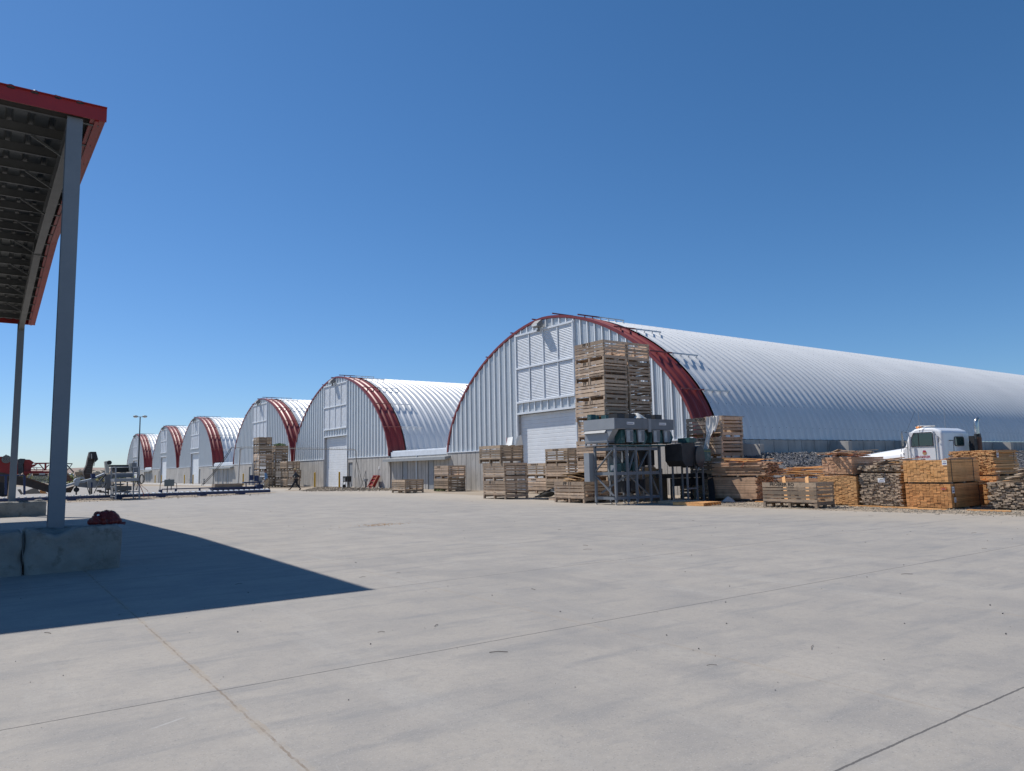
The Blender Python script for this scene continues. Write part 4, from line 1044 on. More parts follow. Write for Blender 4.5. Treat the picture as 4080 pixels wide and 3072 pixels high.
# ------------------------------------------------------------------ truck behind the lumber
def truck():
    t=thing('semi_truck','white conventional semi truck cab facing left behind the lumber stacks','truck',(0,0,0))
    XA,XB=31.0,33.25
    b=MB(); b.prism([(14.2,.95),(14.2,2.52),(14.30,2.66),(14.55,2.76),(15.0,2.79),(15.30,2.74),(15.52,2.60),(15.72,2.05),(15.86,1.92),(15.86,.95)],0,XA,XB)
    body=b.build('cab','truck_white',t,bevel=.10); body.modifiers['bevel'].segments=4
    for p in body.data.polygons: p.use_smooth=True
    body.modifiers['bevel'].angle_limit=R(50)
    wn_=body.modifiers.new('wn','WEIGHTED_NORMAL'); wn_.keep_sharp=True
    # hood
    b=MB(); n=12; secs=[(15.86,2.02,1.02),(16.3,1.97,.99),(17.0,1.88,.92),(17.7,1.78,.84),(18.15,1.68,.78),(18.35,1.52,.72)]; vs=[]; mid=(XA+XB)/2
    for y,h,w in secs:
        for i in range(n+1):
            a=math.pi*i/n; c=math.cos(a); s=math.sin(a); vs.append((mid-w*math.copysign(abs(c)**.45,c), y, 1.0+(h-1.0)*s**.45))
    fs=[(i*(n+1)+j,i*(n+1)+j+1,(i+1)*(n+1)+j+1,(i+1)*(n+1)+j) for i in range(len(secs)-1) for j in range(n)]
    b.add(vs,fs,0,.5,True); b.add(vs[-(n+1):],[tuple(range(n+1))]); h=b.build('hood','truck_white',t)
    b=MB(); b.box(mid-.6,18.36,.75,mid+.6,18.44,1.5); b.build('grille','chrome',t)
    for s in (-1,1):
        b=MB(); b.tube([(mid+s*.98,17.1+.6*math.cos(a),.62+.62*math.sin(a)) for a in [math.pi*i/10 for i in range(11)]],.10,8); b.build('fender','truck_white',t)
    # seam on the hood and cowl
    b=MB(); b.tube([(XA+.045,15.93,1.05),(XA+.05,15.93,1.75),(XA+.13,15.93,1.97),(XA+.3,15.93,2.035)],.013,5); b.build('hood_seam','steel_dark',h)
    text_obj('lettering','5',.13,t,(XA-.003,15.82,1.70),(0,-1,0),(0,0,1),'print_black',.002)
    # door with window
    b=MB(); b.box(XA-.018,14.50,1.02,XA+.02,15.52,2.62); d=b.build('door','truck_white',t,bevel=.015)
    b=MB(); b.prism([(14.60,2.06),(15.42,2.06),(15.40,2.36),(15.30,2.56),(14.64,2.56),(14.60,2.52)],0,XA-.026,XA-.019); b.build('window','cab_glass',d)
    b=MB()
    for a,c in (((14.58,2.04),(15.45,2.04)),((14.58,2.04),(14.58,2.55)),((14.58,2.55),(14.63,2.585)),((14.63,2.585),(15.31,2.585)),((15.31,2.585),(15.43,2.37)),((15.43,2.37),(15.45,2.04)),((15.14,2.05),(15.14,2.56))): b.beam((XA-.026,a[0],a[1]),(XA-.026,c[0],c[1]),.022,.022)
    b.build('window_frame','black_rubber',d)
    b=MB(); b.box(XA-.024,14.52,1.98,XA-.019,15.50,1.99); b.build('trim_line','chrome',d)
    b=MB(); b.tube([(XA-.03,14.55,2.62),(XA-.045,14.50,2.5),(XA-.045,14.47,1.1)],.018,6); b.build('grab_bar','chrome',t)
    b=MB(); b.tube([(XA-.03,15.56,2.62),(XA-.06,15.58,2.5),(XA-.06,15.58,1.1)],.016,6); b.build('grab_bar','chrome',t)
    text_obj('lettering','FROERER',.135,d,(XA-.021,15.02,1.56),(0,-1,0),(0,0,1),'print_red',.001,'CENTER',1.05)
    text_obj('lettering','FARMS',.055,d,(XA-.021,15.02,1.49),(0,-1,0),(0,0,1),'print_black',.001,'CENTER',1.1)
    b=MB(); b.prism([(14.94+.085*math.cos(a),1.76+.08*math.sin(a)) for a in [2*math.pi*i/14 for i in range(14)]],0,XA-.024,XA-.0185,0); b.prism([(14.87,1.79),(15.02,1.79),(14.99,1.87),(14.90,1.87)],0,XA-.027,XA-.0245,1); b.build('emblem',['cardboard','print_red'],d)
    # side mirror
    b=MB(); b.box(XA-.24,15.66,2.06,XA-.20,15.72,2.58); b.build('mirror','chrome',t)
    b=MB(); b.tube([(XA,15.55,2.60),(XA-.22,15.69,2.66),(XA-.22,15.69,2.02),(XA-.02,15.60,2.0)],.014,6); b.build('mirror_bracket','steel_dark',t)
    # rear wall window, handles, vent
    b=MB(); pts=[]
    for cx,cz,a0 in ((32.62,2.30,0),(32.02,2.30,90),(32.02,2.12,180),(32.62,2.12,270)):
        for k in range(5): a=R(a0+22.5*k); pts.append((cx+.09*math.cos(a),cz+.09*math.sin(a)))
    b.prism(pts,1,14.182,14.196); b.build('rear_window','cab_glass',t)
    b=MB()
    for i in range(len(pts)): a=pts[i]; c=pts[(i+1)%len(pts)]; b.beam((a[0],14.183,a[1]),(c[0],14.183,c[1]),.03,.03)
    b.build('rear_window_frame','tarnish',t)
    b=MB(); b.tube([(31.62,14.10,2.26),(31.62,14.10,1.55)],.013,6); b.tube([(31.62,14.10,2.24),(31.48,14.19,2.24)],.02,6); b.tube([(31.62,14.10,1.65),(31.48,14.19,1.65)],.02,6); b.build('rear_handle','tarnish',t)
    b=MB(); b.tube([(31.42,14.19,1.42),(31.42,14.17,1.42)],.065,14); b.build('vent','tarnish',t)
    b=MB(); b.tube([(XA-.03,14.38,2.42),(XA-.05,14.34,2.36),(XA-.05,14.34,2.22),(XA-.03,14.38,2.17)],.014,5); b.build('door_handle','steel_dark',t)
    for x,z in ((31.55,2.66),(31.62,2.66),(32.6,2.60),(32.68,2.60)):
        pass
    # roof gear
    b=MB(); b.tube([(31.35,15.30,2.86),(31.35,14.62,2.84)],[.035,.022],8); b.tube([(31.35,15.32,2.86),(31.35,15.38,2.86)],[.05,.07],8); b.box(31.33,15.1,2.78,31.37,15.14,2.86); b.box(31.33,14.72,2.78,31.37,14.76,2.84); b.build('air_horn','chrome',t)
    b=MB(); b.ellipsoid((31.25,15.22,2.80),.07,.12,.06,10,6); b.build('marker_light','amber',t)
    for x,y,z0,z1 in ((XA-.05,15.05,2.60,3.66),(31.5,14.30,2.74,3.62)):
        b=MB(); b.tube([(x,y,z0),(x,y,z1)],[.012,.008],5); b.build('antenna','hopper_steel',t)
    b=MB(); b.tube([(XA-.05,15.58,2.66),(XA+.05,15.22,3.5)],.005,4); b.build('antenna','steel_dark',t)
    # exhaust
    b=MB(); b.tube([(33.25,13.88,2.5)]+[(33.25,13.88,2.6),(33.25,13.88,2.95)]+[(33.25+.17-.17*math.cos(a),13.88,2.95+.17*math.sin(a)) for a in (.4,.8,1.2,1.45)],.085,14); b.build('exhaust_stack','chrome',t)
    b=MB(); b.tube([(33.30,13.88,1.1),(33.30,13.88,2.36)],.125,14); b.build('muffler','rust_brown',t)
    b=MB(); b.box(32.85,13.85,1.0,33.14,14.05,2.42); b.box(32.87,13.83,2.30,33.02,13.846,2.50,1); b.beam((32.5,13.95,1.6),(32.9,13.95,2.2),.03); b.box(33.2,13.80,2.36,33.38,13.96,2.52); b.box(33.44,13.84,1.2,33.50,13.92,2.45,1); b.build('exhaust_guard',['black_rubber','tarnish'],t)
    # frame and wheels
    b=MB(); b.box(31.6,9.8,.75,31.75,18.3,.95); b.box(32.5,9.8,.75,32.65,18.3,.95); b.build('chassis','steel_dark',t)
    for y in (17.1,11.4,10.2):
        for x in (31.15,33.1):
            b=MB(); b.tube([(x-.14,y,.52),(x+.14,y,.52)],.52,24); w=b.build('wheel','black_rubber',t); b=MB(); b.tube([(x-.15,y,.52),(x+.15,y,.52)],.27,16); b.build('rim','chrome',w)
    b=MB(); b.tube([(31.2,14.5,.85),(31.2,15.8,.85)],.3,16); b.build('fuel_tank','chrome',t)
    # steering wheel seen through the side glass
    return t
truck()

# ------------------------------------------------------------------ people
def skin_mesh(name, V, E_, mats, sub=2):
    """V: {key:(x,y,z,r)}; grows one continuous surface over the connected edges"""
    keys=list(V); me=bpy.data.meshes.new(name); me.from_pydata([V[k][:3] for k in keys],[(keys.index(a),keys.index(b)) for a,b in E_],[])
    o=bpy.data.objects.new(name+'_tmp',me); COL.objects.link(o); sk=o.modifiers.new('skin','SKIN'); sk.use_smooth_shade=True
    for i,k in enumerate(keys):
        d=me.skin_vertices[0].data[i]; r=V[k][3]; d.radius=(r if not isinstance(r,tuple) else r[0], r if not isinstance(r,tuple) else r[1]); d.use_root=(i==0)
    ss=o.modifiers.new('s','SUBSURF'); ss.levels=sub; ss.render_levels=sub
    m=bpy.data.meshes.new_from_object(o.evaluated_get(bpy.context.evaluated_depsgraph_get())); m.name=name; m.materials.clear(); m.materials.append(M[mats])
    bpy.data.objects.remove(o); return m
def person(x,y,heading,label,pose,mats,s=1.0):
    """local frame: +x is the way the person walks, y to the left hand, z up"""
    t=thing('person',label,'person',(x,y,.008),heading); t.scale=(s,s,s); P=pose
    V={}; 
    V['pel']=(0,0,.95,(.15,.11)); V['wst']=(P['lean']*.4,0,1.10,(.135,.10)); V['chs']=(P['lean']*.8,0,1.32,(.165,.115)); V['nkb']=(P['lean'],0,1.47,(.07,.07)); V['nk']=(P['lean']+.015,0,1.53,.055)
    hx=P['lean']+.03+P.get('hf',0); V['hd1']=(hx,0,1.62,(.078,.095)); V['hd2']=(hx+.005,0,1.71,(.075,.092)); V['hd3']=(hx-.01,0,1.765,(.045,.06)); V['nose']=(hx+.115,0,1.645,.014)
    E_=[('pel','wst'),('wst','chs'),('chs','nkb'),('nkb','nk'),('nk','hd1'),('hd1','hd2'),('hd2','hd3'),('hd1','nose')]
    for sd,sg in (('L',1),('R',-1)):
        sh=(P['lean'],sg*.19,1.42); el=P['el'+sd]; hd=P['ha'+sd]
        V['sh'+sd]=(*sh,.062); V['el'+sd]=(el[0],sg*(.24),el[1],.045); V['wr'+sd]=(hd[0],sg*.25,hd[1],.030)
        d=Vector((hd[0]-el[0],0,hd[1]-el[1])).normalized(); pm=Vector((hd[0],sg*.25,hd[1]))+d*.07; V['pa'+sd]=(*pm,(.040,.022))
        E_+=[('chs','sh'+sd),('sh'+sd,'el'+sd),('el'+sd,'wr'+sd),('wr'+sd,'pa'+sd)]
        pr=d.cross(Vector((0,1,0)))
        for k,(o_,ln) in enumerate(((-.030,.060),(-.010,.075),(.010,.070),(.030,.055))):
            f=pm+pr*o_+d*.025; g2=f+d*ln*.55; h2=g2+d*ln*.35+Vector((0,-sg*.02,0)); V[f'f{k}a'+sd]=(*g2,.0085); V[f'f{k}b'+sd]=(*h2,.007); E_+=[('pa'+sd,f'f{k}a'+sd),(f'f{k}a'+sd,f'f{k}b'+sd)]
        th=Vector(V['wr'+sd][:3])+d*.03+pr*(.045); V['th'+sd]=(*th,.010); th2=th+d*.045+pr*.01; V['th2'+sd]=(*th2,.008); E_+=[('wr'+sd,'th'+sd),('th'+sd,'th2'+sd)]
        kn=P['kn'+sd]; an=P['an'+sd]; to=P['to'+sd]
        V['hp'+sd]=(0,sg*.095,.88,.088); V['kn'+sd]=(kn[0],sg*.10,kn[1],.060); V['an'+sd]=(an[0],sg*.10,an[1],.040); V['to'+sd]=(to[0],sg*.11,to[1],.030)
        E_+=[('pel','hp'+sd),('hp'+sd,'kn'+sd),('kn'+sd,'an'+sd),('an'+sd,'to'+sd)]
    body=obj('body',skin_mesh('body',V,E_,'skin'),t)
    g=lambda k,r:(*V[k][:3],r)
    # shirt
    S_={'pel':(V['wst'][0]*.2,0,.99,(.175,.135)),'wst':g('wst',(.165,.13)),'chs':g('chs',(.19,.14)),'nkb':(*V['nkb'][:2],1.45,.085)}; SE=[('pel','wst'),('wst','chs'),('chs','nkb')]
    for sd in 'LR':
        S_['sh'+sd]=g('sh'+sd,.082); S_['el'+sd]=g('el'+sd,.062); w=Vector(V['wr'+sd][:3]); e=Vector(V['el'+sd][:3]); q=e.lerp(w,P['sleeve']); S_['cu'+sd]=(*q,.046); SE+=[('chs','sh'+sd),('sh'+sd,'el'+sd),('el'+sd,'cu'+sd)]
    obj('shirt',skin_mesh('shirt',S_,SE,mats['shirt']),t)
    T_={'pel':(0,0,.96,(.165,.125))}; TE=[]
    for sd in 'LR':
        T_['hp'+sd]=g('hp'+sd,.112); T_['kn'+sd]=g('kn'+sd,.080); k=Vector(V['kn'+sd][:3]); a=Vector(V['an'+sd][:3]); q=k.lerp(a,P['hem']); T_['an'+sd]=(*q,.066); TE+=[('pel','hp'+sd),('hp'+sd,'kn'+sd),('kn'+sd,'an'+sd)]
    obj('trousers',skin_mesh('trousers',T_,TE,mats['trousers']),t)
    for sd in 'LR':
        k=Vector(V['kn'+sd][:3]); a=Vector(V['an'+sd][:3]); q=k.lerp(a,P['hem']-.02); to=Vector(V['to'+sd][:3]); he=a+(a-to).normalized()*.05
        obj('boot',skin_mesh('boot',{'q':(*q,.060),'a':(*a,.052),'t':(*(a.lerp(to,.6)),.046),'e':(*to,.036),'h':(*he,.040)},[('q','a'),('a','t'),('t','e'),('a','h')],mats['boot']),t)
    c=Vector(V['hd2'][:3]); b=MB()
    if mats['hat']=='hair':
        b.ellipsoid((c.x-.02,0,c.z+.022),.098,.088,.085,14,8)
    else:
        b.ellipsoid((c.x-.005,0,c.z+.035),.105,.092,.065,14,8); b.ellipsoid((c.x+.11,0,c.z+.02),.075,.07,.012,12,5)
    b.build('hair' if mats['hat']=='hair' else 'cap',mats['hat'],t)
    for sg in (-1,1):
        b=MB(); b.ellipsoid((c.x+.078,sg*.034,c.z-.045),.008,.013,.008,8,5); b.build('eye','print_black',t)
        b=MB(); b.ellipsoid((c.x-.005,sg*.092,c.z-.055),.022,.010,.034,8,5); b.build('ear','skin',t)
    b=MB(); b.ellipsoid((c.x+.086,0,c.z-.118),.008,.026,.006,8,4); b.build('mouth','print_red',t)
    if mats.get('extra'):
        b=MB(); b.ellipsoid((P['lean']*.6+.10,.10,1.22),.05,.075,.16,10,6,jit=.05); b.build('towel','grey_cloth',t)
    return t
HD=math.atan2(.33,-.944)   # both walk to the left of the photo
person(18.44,59.77,HD,'man in a light blue shirt and khaki trousers walking left, brown boots','',None) if False else None
person(18.50,59.9,HD,'man in a light blue shirt and khaki trousers walking left in brown boots',
  dict(lean=.07,hf=.03,elL=(.02,1.13),haL=(.12,.90),elR=(.0,1.14),haR=(.10,.90),knL=(.14,.52),anL=(.06,.10),toL=(.20,.035),knR=(.05,.52),anR=(-.24,.22),toR=(-.16,.05),sleeve=.95,hem=.62),
  dict(shirt='shirt_blue',trousers='trousers_khaki',boot='boot_brown',hat='hair'))
person(21.15,60.6,HD,'man in dark clothes and a tan cap striding left past the crate towers',
  dict(lean=.05,hf=.02,elL=(.20,1.22),haL=(.42,1.04),elR=(-.18,1.18),haR=(-.28,.92),knL=(.22,.55),anL=(.46,.14),toL=(.62,.10),knR=(-.05,.50),anR=(-.36,.11),toR=(-.22,.035),sleeve=.5,hem=.85),
  dict(shirt='shirt_navy',trousers='trousers_dark',boot='boot_brown',hat='cap_tan',extra=True))

# ------------------------------------------------------------------ yard furniture along the sheds
def bollard(x,y,label):
    b=MB(); b.tube([(x,y,0),(x,y,1.42)],.085,14); b.ellipsoid((x,y,1.42),.085,.085,.05,14,6); tag(b.build('bollard','yellow_paint'),label,'bollard','yellow bollards at the shed doors')
bollard(27.0,72.0,'yellow bollard left of the white door of the second shed')
bollard(27.0,65.75,'yellow bollard right of the white door of the second shed')
bollard(27.0,96.9,'yellow bollard beside the crate towers of the third shed')
for cy,a in ((127.4,'fourth'),(152.6,'fifth')):
    bollard(27.0,cy+3.1,f'far yellow bollard left of the white door of the {a} shed')
    bollard(27.0,cy-3.0,f'far yellow bollard right of the white door of the {a} shed')
def pedestal(x,y,label,s=1):
    t=thing('utility_pedestal',label,'utility box',(x,y,0),group='electrical pedestals by the shed walls')
    b=MB(); b.box(-.15,-.24,.72,.12,.24,.80); b.box(-.1,-.20,.58,.1,.20,.72); b.build('cap','galv_box',t)
    b=MB(); b.tube([(0,.05,.0),(0,.05,.6)],.035,6); b.tube([(0,-.06,.0),(.02,-.10,.3),(0,-.04,.6)],.03,6); b.box(-.06,-.14,.28,.02,0.02,.5); b.build('conduit','steel_dark',t)
    b=MB(); b.box(-.16,-.22,.0,.14,.26,.05); b.build('pad','steel_dark',t)
pedestal(27.3,60.6,'grey electrical pedestal left of the leaning red frame')
pedestal(27.3,44.6,'grey electrical pedestal right of the two-bin stack')
pedestal(27.3,118.6,'far grey electrical pedestal at the wall right of the fourth shed door')
pedestal(27.3,144.2,'tiny far grey electrical pedestal between the fourth and fifth sheds')
pedestal(27.3,85.2,'far grey electrical pedestal beside the blue motor on the conveyor')
# leaning red frame bin
t=thing('slatted_steel_rack','red slatted steel frame leaning against the wall beside the awning link','frame',(0,0,0))
b=MB(); P0=Vector((27.05,59.75,.02)); P1=Vector((27.05,58.85,.02)); U=Vector((.50,-.30,1.08))
b.beam(P0,P0+U,.10,.08,up=(1,0,0)); b.beam(P1,P1+U,.10,.08,up=(1,0,0))
for f in (.03,.97): b.beam(P0+U*f,P1+U*f,.09,.10,up=(1,0,0))
b.build('rack_rails','machine_red',t)
b=MB()
for f in (.5,.78,.22): b.beam(P0+U*f-Vector((.02,0,0)),P1+U*f-Vector((.02,0,0)),.02,.09,up=(1,0,0))
b.beam(P1+Vector((-.03,0,0)),P1+U+Vector((-.03,0,0)),.02,.10,up=(1,0,0)); b.build('slats','lumber_pink',t)
b=MB(); b.add([P1+Vector((.02,0,0)),P1+Vector((.26,-.03,0)),P1+Vector((.66,-.32,1.04)),P1+U+Vector((.03,0,0))],[(0,1,2,3)]); b.add([P0+Vector((.06,0,0)),P1+Vector((.06,0,0)),P1+U+Vector((.06,0,0)),P0+U+Vector((.06,0,0))],[(0,1,2,3)])
o=b.build('side_plate','machine_red',t); o.modifiers.new('s','SOLIDIFY').thickness=.015
# portable motor with handle beside the door of the second shed
t=thing('welder','small black engine welder on wheels beside the door of the second shed','welder',(27.0,63.9,0))
b=MB(); b.box(-.3,-.32,.55,.25,.32,1.05); b.build('body','black_rubber',t)
b=MB(); b.box(-.305,-.10,.62,-.301,.12,.88); b.build('plate','galv_box',t)
for y in (-.3,.3):
    b=MB(); b.beam((-.25,y,.55),(-.35,y,.0),.04); b.beam((.2,y,.55),(.3,y*1.3,0),.04); b.build('leg','steel_dark',t)
b=MB(); b.tube([(-.1,.4,.16),(-.1,.5,.16)],.16,14); b.build('wheel','black_rubber',t)
for k,(ya,za,yb) in enumerate(((61.0,1.55,61.4),(61.0,1.5,60.2),(61.05,1.4,60.45))):
    b=MB(); b.tube([(27.5,ya,za),(27.35,(ya+yb)/2,za*.5),(27.2,yb,.02)],.014,5); tag(b.build('thin_rod','steel_dark'),'thin dark rod leaning on the wall left of the utility pedestal','rod','thin rods leaning on the second shed wall')
b=MB(); b.box(27.77,58.85,1.62,27.80,59.0,1.86); tag(b.build('wall_plate','paper'),'small white plate on the concrete wall above the red frame','plate')
b=MB(); b.box(27.76,46.2,.98,27.79,46.35,1.18); tag(b.build('wall_plate','paper'),'small white plate on the concrete wall at the largest shed corner','plate')
# raised pipe on posts running before the third and second sheds
t=thing('overhead_pipe','long thin pipe carried on a tall post, running level before the crate towers','pipe',(0,0,0))
A=Vector((22.35,81.5,4.20)); B_=Vector((26.45,61.0,3.34))
b=MB(); b.tube([A+Vector((-.4,1.9,.12)),A,A.lerp(B_,.5),B_,B_+Vector((0,-.25,-.12)),B_+Vector((.0,-.32,-.8))],.030,8); b.build('pipe','tarnish',t)
b=MB(); b.tube([A+Vector((0,0,.16)),B_+Vector((0,.3,.12))],.008,5)
for k in range(50): q=A.lerp(B_,(k+.5)/50); b.beam(q,q+Vector((0,0,.15)),.010)
b.build('truss_wire','tarnish',t)
b=MB(); b.beam((22.3,82.0,0),(22.35,81.5,4.15),.13,up=(1,0,0)); b.box(22.15,81.0,4.02,22.55,82.0,4.10); b.build('post','rail_steel',t)
b=MB(); b.tube([(26.6,62.9,3.3),(26.6,62.9,.0)],.035,8); b.build('drop_post','steel_dark',t)
for q in ((27.4,63.2,.9),(26.8,60.6,.02),(26.8,59.9,.02)):
    b=MB(); b.tube([B_+Vector((0,-.32,-.8)),q],.016,5); b.build('guy_cable','steel_dark',t)
for dx in (0,.16):
    b=MB(); pts=[A+Vector((-.4,1.9,.12)),(21.7+dx,83.6,3.9),(21.3+dx,83.9,3.1),(20.2+dx,84.3,1.5),(19.2+dx,84.6,.3)]; b.tube(pts,.030,7); b.build('hose','steel_dark',t)

# street lamp with two heads
t=thing('street_lamp','tall thin lamp post with two heads standing before the farthest sheds','street lamp',(22.65,146.6,0))
b=MB(); b.tube([(0,0,0),(0,0,11.9)],[.13,.09],10); b.build('pole','steel_dark',t)
b=MB(); b.tube([(-.55,.15,11.9),(.55,-.15,11.9)],.05,6); b.build('cross_arm','steel_dark',t)
for s in (-1,1):
    b=MB(); b.ellipsoid((s*.72,-s*.2,12.0),.42,.3,.16,12,6); o=b.build('lamp_head','lamp_grey',t); b=MB(); b.ellipsoid((s*.72,-s*.2,11.90),.38,.28,.17,12,6); b.build('lens','sheet_white',o)

# ------------------------------------------------------------------ roller conveyor and sorting line at the left
def roller_line(x0,x1,y,w,label,h=.24,first=True):
    t=thing('roller_conveyor',label,'conveyor',(0,0,0)); b=MB()
    for yy in (y-w/2,y+w/2): b.box(x0,yy-.03,h-.17,x1,yy+.03,h)
    b.build('rails','farm_blue',t); x=x0+.15; k=0
    while x<x1:
        b=MB(); b.tube([(x,y-w/2+.04,h+.02),(x,y+w/2-.04,h+.02)],.062,10); b.build('roller','roller_steel',t)
        x+=.36
    x=x0+.7
    while x<x1:
        b=MB(); b.box(x,y-w/2-.05,0,x+.42,y+w/2+.05,h-.172); b.build('foot','farm_blue',t); x+=2.6
    return t
roller_line(-4.0,17.1,54.9,.95,'long low blue roller conveyor with steel rollers running to the walking men',.27)
t=thing('chain_conveyor','thin raised blue conveyor rail behind the roller line, a shallow wooden tray on it','conveyor',(0,0,0))
b=MB(); b.box(11.1,60.6,.40,14.8,60.7,.47); b.box(11.1,61.2,.40,14.8,61.3,.47); b.box(14.6,60.5,.12,18.2,61.4,.34); b.box(14.5,60.45,.34,17.9,61.45,.45); b.build('rails','farm_blue',t)
for x in (11.9,13.6): b=MB(); b.box(x,60.6,0,x+.12,60.72,.40); b.build('leg','farm_blue',t)
for x in (15.0,17.0): b=MB(); b.box(x,60.6,0,x+.5,61.3,.12); b.build('leg','steel_dark',t)
t=thing('shallow_tray','shallow wooden tray resting on the raised blue conveyor','tray',(14.75,60.6,.45))
for y in (0,.9): b=MB(); b.box(0,y,0,2.1,y+.03,.26); b.build('side_board','wood_bin_dark',t)
for x in (0,2.07): b=MB(); b.box(x,.03,0,x+.03,.9,.26); b.build('end_board','wood_bin_dark',t)
b=MB(); b.box(.03,.03,.01,2.07,.9,.03); b.build('floor','wood_bin',t)
t=thing('conveyor_drive','blue motor drive on a stand at the right end of the conveyor','motor',(17.3,60.2,0))
b=MB(); b.tube([(.1,0,.95),(.1,0,1.35)],.16,12); b.tube([(.5,0,.85),(.5,0,1.3)],.18,12); b.build('motor','farm_blue',t)
b=MB(); b.box(-.5,-.2,.72,.9,.3,.82); b.beam((-.3,0,0),(-.3,0,.72),.07); b.beam((.75,0,0),(.75,0,.72),.10); b.box(.55,-.1,0,1.0,.5,.6); b.build('stand','farm_blue',t)
b=MB(); b.box(.6,-.05,.82,.95,.3,1.2); b.build('grey_panel','galv_box',t)
t=thing('control_box','grey control cabinet on a thin stand with looping cables, above the roller line','control box',(10.6,56.0,0))
b=MB(); b.box(-.30,-.12,.72,.32,.12,1.18); b.build('box','control_grey',t,bevel=.03)
b=MB(); b.tube([(-.1,0,0),(-.1,0,.72)],.035,6); b.tube([(.15,0,.45),(.15,0,.72)],.03,6); b.build('stand','steel_dark',t)
b=MB(); b.tube([(-.3,-.1,1.05),(-.5,-.1,1.05),(-.58,-.1,.85),(-.58,-.1,.4)],.025,6); b.tube([(.32,-.1,.95),(.46,-.1,.9),(.5,-.1,.5),(.42,-.1,.15)],.022,6); b.build('cable','tarnish',t)
b=MB(); b.box(-.62,-.1,.05,-.42,.2,.5); b.build('motor','farm_blue',t)

ZX,ZY=600/2212,600/2212
def Q(a,c,Y):          # a point of the left part of the yard, standing at distance Y
    px,py=a*ZX,1700+c*ZY
    d=_F+_R*((px-2040)/F_PX)-_U*((py-1536)/F_PX); k=Y/d.y
    return (d.x*k, EYE+d.z*k)
def slab(b,pts,Y,th,mi=0,r=None):     # outline in the x-z plane, real thickness th along y
    b.prism([(lambda q:(q[0],q[1]))(Q(a,c,Y)) for a,c in pts],1,Y,Y+th,mi,r)
def bar(b,a,c,Y,w,Y2=None,mi=0):
    p=Q(*a,Y); q=Q(*c,Y2 or Y); b.beam((p[0],Y,p[1]),(q[0],Y2 or Y,q[1]),w,w,mi=mi)
# sorting platform
Yp=51.8
t=thing('sorting_platform','grey steel platform with guard rails and a ladder, over the roller conveyor','platform',(0,0,0))
b=MB()
for a in (1700,2045): bar(b,(a,592),(a,1070),Yp,.075)
for a in (1632,1958): 
    p=Q(a,600,Yp+2); bar(b,(a,600),(a,1055),Yp+1.9,.07)
b.build('posts','machine_grey_light',t)
b=MB()
for c in (592,690): bar(b,(1700,c),(2045,c),Yp,.05); bar(b,(1640,c+5),(1700,c),Yp+1.9,.05,Yp)
bar(b,(2045,592),(1958,600),Yp,.05,Yp+1.9); b.build('guard_rail','machine_grey_light',t)
b=MB(); slab(b,[(1680,765),(2050,755),(2050,795),(1680,810)],Yp-.05,1.9); b.build('deck','machine_grey_light',t)
b=MB(); slab(b,[(1655,960),(2045,948),(2045,960),(1655,975)],Yp-.05,.1); 
for c in (880,960,1022): bar(b,(1625,c),(1700,c+8),Yp+.9,.045,Yp)
b.build('ladder_rungs','machine_grey_light',t)
for k in range(9):
    b=MB(); p=Q(2070+random.uniform(-14,14),770,Yp+.1); n=18; rx=.08+.02*k%.12; b.tube([(p[0]+(.11+.012*k%.05)*math.cos(2*math.pi*i/n),Yp-.08+.02*k,p[1]+(.27+.01*(k%4))*math.sin(2*math.pi*i/n)) for i in range(n+1)],.012,5)
    b.build('cable_coil','black_rubber',t)
b=MB()
for k in range(8):
    a0=1965+k*9; b.tube([(Q(a0+8*math.sin(i*.9+k),800+i*22,Yp+.4)[0],Yp+.4,Q(a0,800+i*22,Yp+.4)[1]) for i in range(7)],.011,5)
b.build('hanging_cables','tarnish',t)
b=MB(); pts=[(2050,850),(2085,930),(2110,1000),(2115,1035)]; b.tube([(Q(a,c,Yp-.1)[0],Yp-.1,Q(a,c,Yp-.1)[1]) for a,c in pts],.022,6); b.tube([(Q(a,c,Yp-.1)[0],Yp-.1,Q(a,c,Yp-.1)[1]) for a,c in ((2055,840),(2120,900),(2170,940),(2180,1035))],.012,5); b.build('red_cable','hose_red',t)
# sorting machine behind the platform
t=thing('sorting_machine','dark grey onion sorting machine with troughs and cabinets behind the platform','sorting machine',(0,0,0)); Ym=54.0
b=MB(); slab(b,[(1625,562),(1890,560),(1890,585),(1640,590)],Ym,1.4); slab(b,[(1655,600),(1900,600),(1905,665),(1690,672)],Ym+.2,1.0); b.build('top_hood','black_rubber',t)
b=MB(); slab(b,[(1665,682),(1960,678),(1960,745),(1700,750)],Ym-.1,1.2); b.build('upper_trough','machine_grey',t)
b=MB(); slab(b,[(1700,835),(1840,838),(1800,860),(1700,862)],Ym,1.0); slab(b,[(1700,868),(1935,872),(1935,935),(1700,940)],Ym,1.1); slab(b,[(1555,705),(1640,700),(1640,905),(1570,910)],Ym,.9); b.build('body','machine_grey',t)
b=MB(); slab(b,[(1942,532),(2010,530),(2010,590),(1942,595)],Ym-.2,.5); slab(b,[(1935,585),(2045,585),(2045,670),(1960,672)],Ym-.2,.5); b.build('cabinet','machine_grey',t)
b=MB(); slab(b,[(1538,512),(1565,505),(1612,628),(1600,680),(1560,690),(1548,600)],Ym-.3,.4); slab(b,[(1900,540),(1932,538),(1935,660),(1905,665)],Ym-.3,.4); b.build('chute_plate','machine_cream',t)
b=MB(); p=Q(1598,530,Ym); b.tube([(p[0],Ym-.3,p[1]),(p[0],Ym+.2,p[1])],.14,14); b.build('motor','black_rubber',t)
b=MB(); 
for a,c in (((1420,880),(1560,690)),((1500,900),(1640,740)),((1455,810),(1555,700)),((1870,810),(1870,1000)),((1770,750),(1770,1000)),((1550,700),(1550,1010)),((1660,700),(1660,1000))): bar(b,a,c,Ym,.07)
